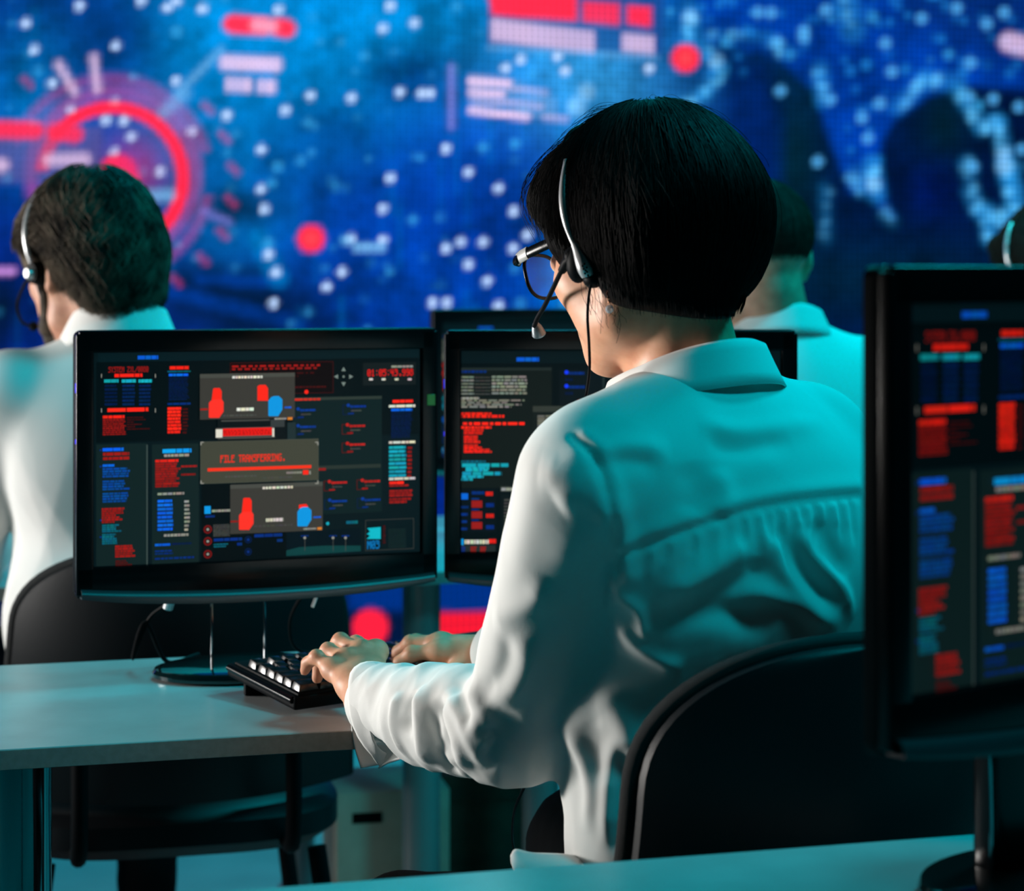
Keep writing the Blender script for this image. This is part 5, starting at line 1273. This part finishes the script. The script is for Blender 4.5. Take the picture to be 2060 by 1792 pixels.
OA = P(98, 560, 3.37)+np.array([.055, .055, .01]); SA = np.array([-.625, 3.40, 1.045])
HA, TA = build_man('person with wavy greying hair and headset in white shirt, at the left edge', OA, 44, 10, SA, 20, M['hair_brown'], 'wavy', cup=.034)
OB = P(1533, 530, 3.62); SB = np.array([.455, 3.62, 1.055])
HB, TB = build_man('person with short cropped hair in white shirt, behind the woman to her right', OB, 22, 8, SB, 10, M['hair_short'], 'short', s=.99, cup=.016)
OC = P(2116, 565, 4.5); SC = np.array([1.155, 4.52, 1.03])
HC, TC_ = build_man('person with dark hair and pale headset band, only the crown showing at the right edge', OC, 30, 10, SC, 15, M['hair_short'], 'wavy')

def build_headset(label, H, s=1.05, boom=True):
    base = H(0, .09, 0); t = thing('headset', label, 'headset', base, group='headsets worn by the operators')
    pts = [H(.012, .0985*math.sin(a)*1.02, .052+.0985*math.cos(a)) for a in np.linspace(-math.pi*.62, math.pi*.62, 25)]
    m = MB(); m.tube(pts, .0040, 10, flat=1.2); m.build('headband', M['silver'], t, base=base)
    for e in (1, -1):
        m = MB(); m.tube([H(.010, .082*e, .0), H(.010, .098*e, .0)], [.020, .016], 20); o = m.build('ear_cushion', M['satin_black'], t, base=base)
        m = MB(); m.tube([H(.010, .098*e, .0), H(.010, .106*e, .0)], [.010, .007], 18); m.build('ear_cap', M['silver'], o, base=base)
    if boom:
        m = MB(); m.tube(spline([H(.015, .104, -.01), H(.05, .102, -.04), H(.085, .075, -.062), H(.105, .045, -.066)], 6), .0024, 8); m.build('boom', M['satin_black'], t, base=base)
        m = MB(); m.ball(H(.107, .042, -.066), .008, 14, 9); m.build('microphone', M['satin_black'], t, base=base)
build_headset('white headset band over the greying hair of the person at the left edge', HA)
build_headset('pale headset band on the dark hair showing above the near monitor', HC)

# ================================================================= light and camera
def area(name, loc, target, size, col, power, sy=None, spread=180):
    l = bpy.data.lights.new(name, 'AREA'); l.energy = power; l.color = col; l.size = size
    if sy: l.shape = 'RECTANGLE'; l.size_y = sy
    l.spread = math.radians(spread)
    o = bpy.data.objects.new(name, l); COL.objects.link(o); o.location = loc
    o.rotation_euler = (Vector(target)-Vector(loc)).to_track_quat('-Z', 'Y').to_euler(); return o
area('softbox_light', (-3.0, 3.10, 1.18), (0, 3.55, 1.0), 1.4, (1., .96, .92), 13, .7, 60)
sl = bpy.data.lights.new('key_spot', 'SPOT'); sl.energy = 570; sl.color = (1., .95, .90); sl.spot_size = math.radians(17); sl.spot_blend = .35; sl.shadow_soft_size = .28
so = bpy.data.objects.new('key_spot', sl); COL.objects.link(so); so.location = (-3.0, 2.85, 1.10); so.rotation_euler = (Vector((.0, 2.16, 1.07))-so.location).to_track_quat('-Z', 'Y').to_euler()
area('teal_light', (1.22, 1.35, 3.1), (.15, 2.2, 1.0), .5, (.0, .60, .72), 33)
area('teal_row_light', (1.5, 3.2, 3.3), (.1, 4.1, .6), .7, (.0, .60, .72), 75)
area('teal_wall_light', (-.2, 5.2, 3.35), (-.3, 4.9, 0), .8, (.0, .60, .70), 80)
w = bpy.data.worlds.new('World'); scene.world = w; w.use_nodes = True
w.node_tree.nodes['Background'].inputs[0].default_value = (.05, .35, .42, 1); w.node_tree.nodes['Background'].inputs[1].default_value = .012

cam = bpy.data.cameras.new('Camera'); co = bpy.data.objects.new('Camera', cam); COL.objects.link(co)
co.location = (0, 0, CAMZ); co.rotation_euler = (math.pi/2, 0, 0)
cam.sensor_fit = 'HORIZONTAL'; cam.sensor_width = 36.; cam.lens = FPX/2060*36.
cam.shift_x = 0.; cam.shift_y = -(1792/2-HY)/2060
cam.clip_start = .05
cam.dof.use_dof = True; cam.dof.focus_distance = 2.25; cam.dof.aperture_fstop = 75.1/14.5
scene.camera = co
scene.view_settings.view_transform = 'Standard'; scene.view_settings.look = 'None'
scene.view_settings.exposure = 0.; scene.view_settings.gamma = 1.; scene.view_settings.use_curve_mapping = False
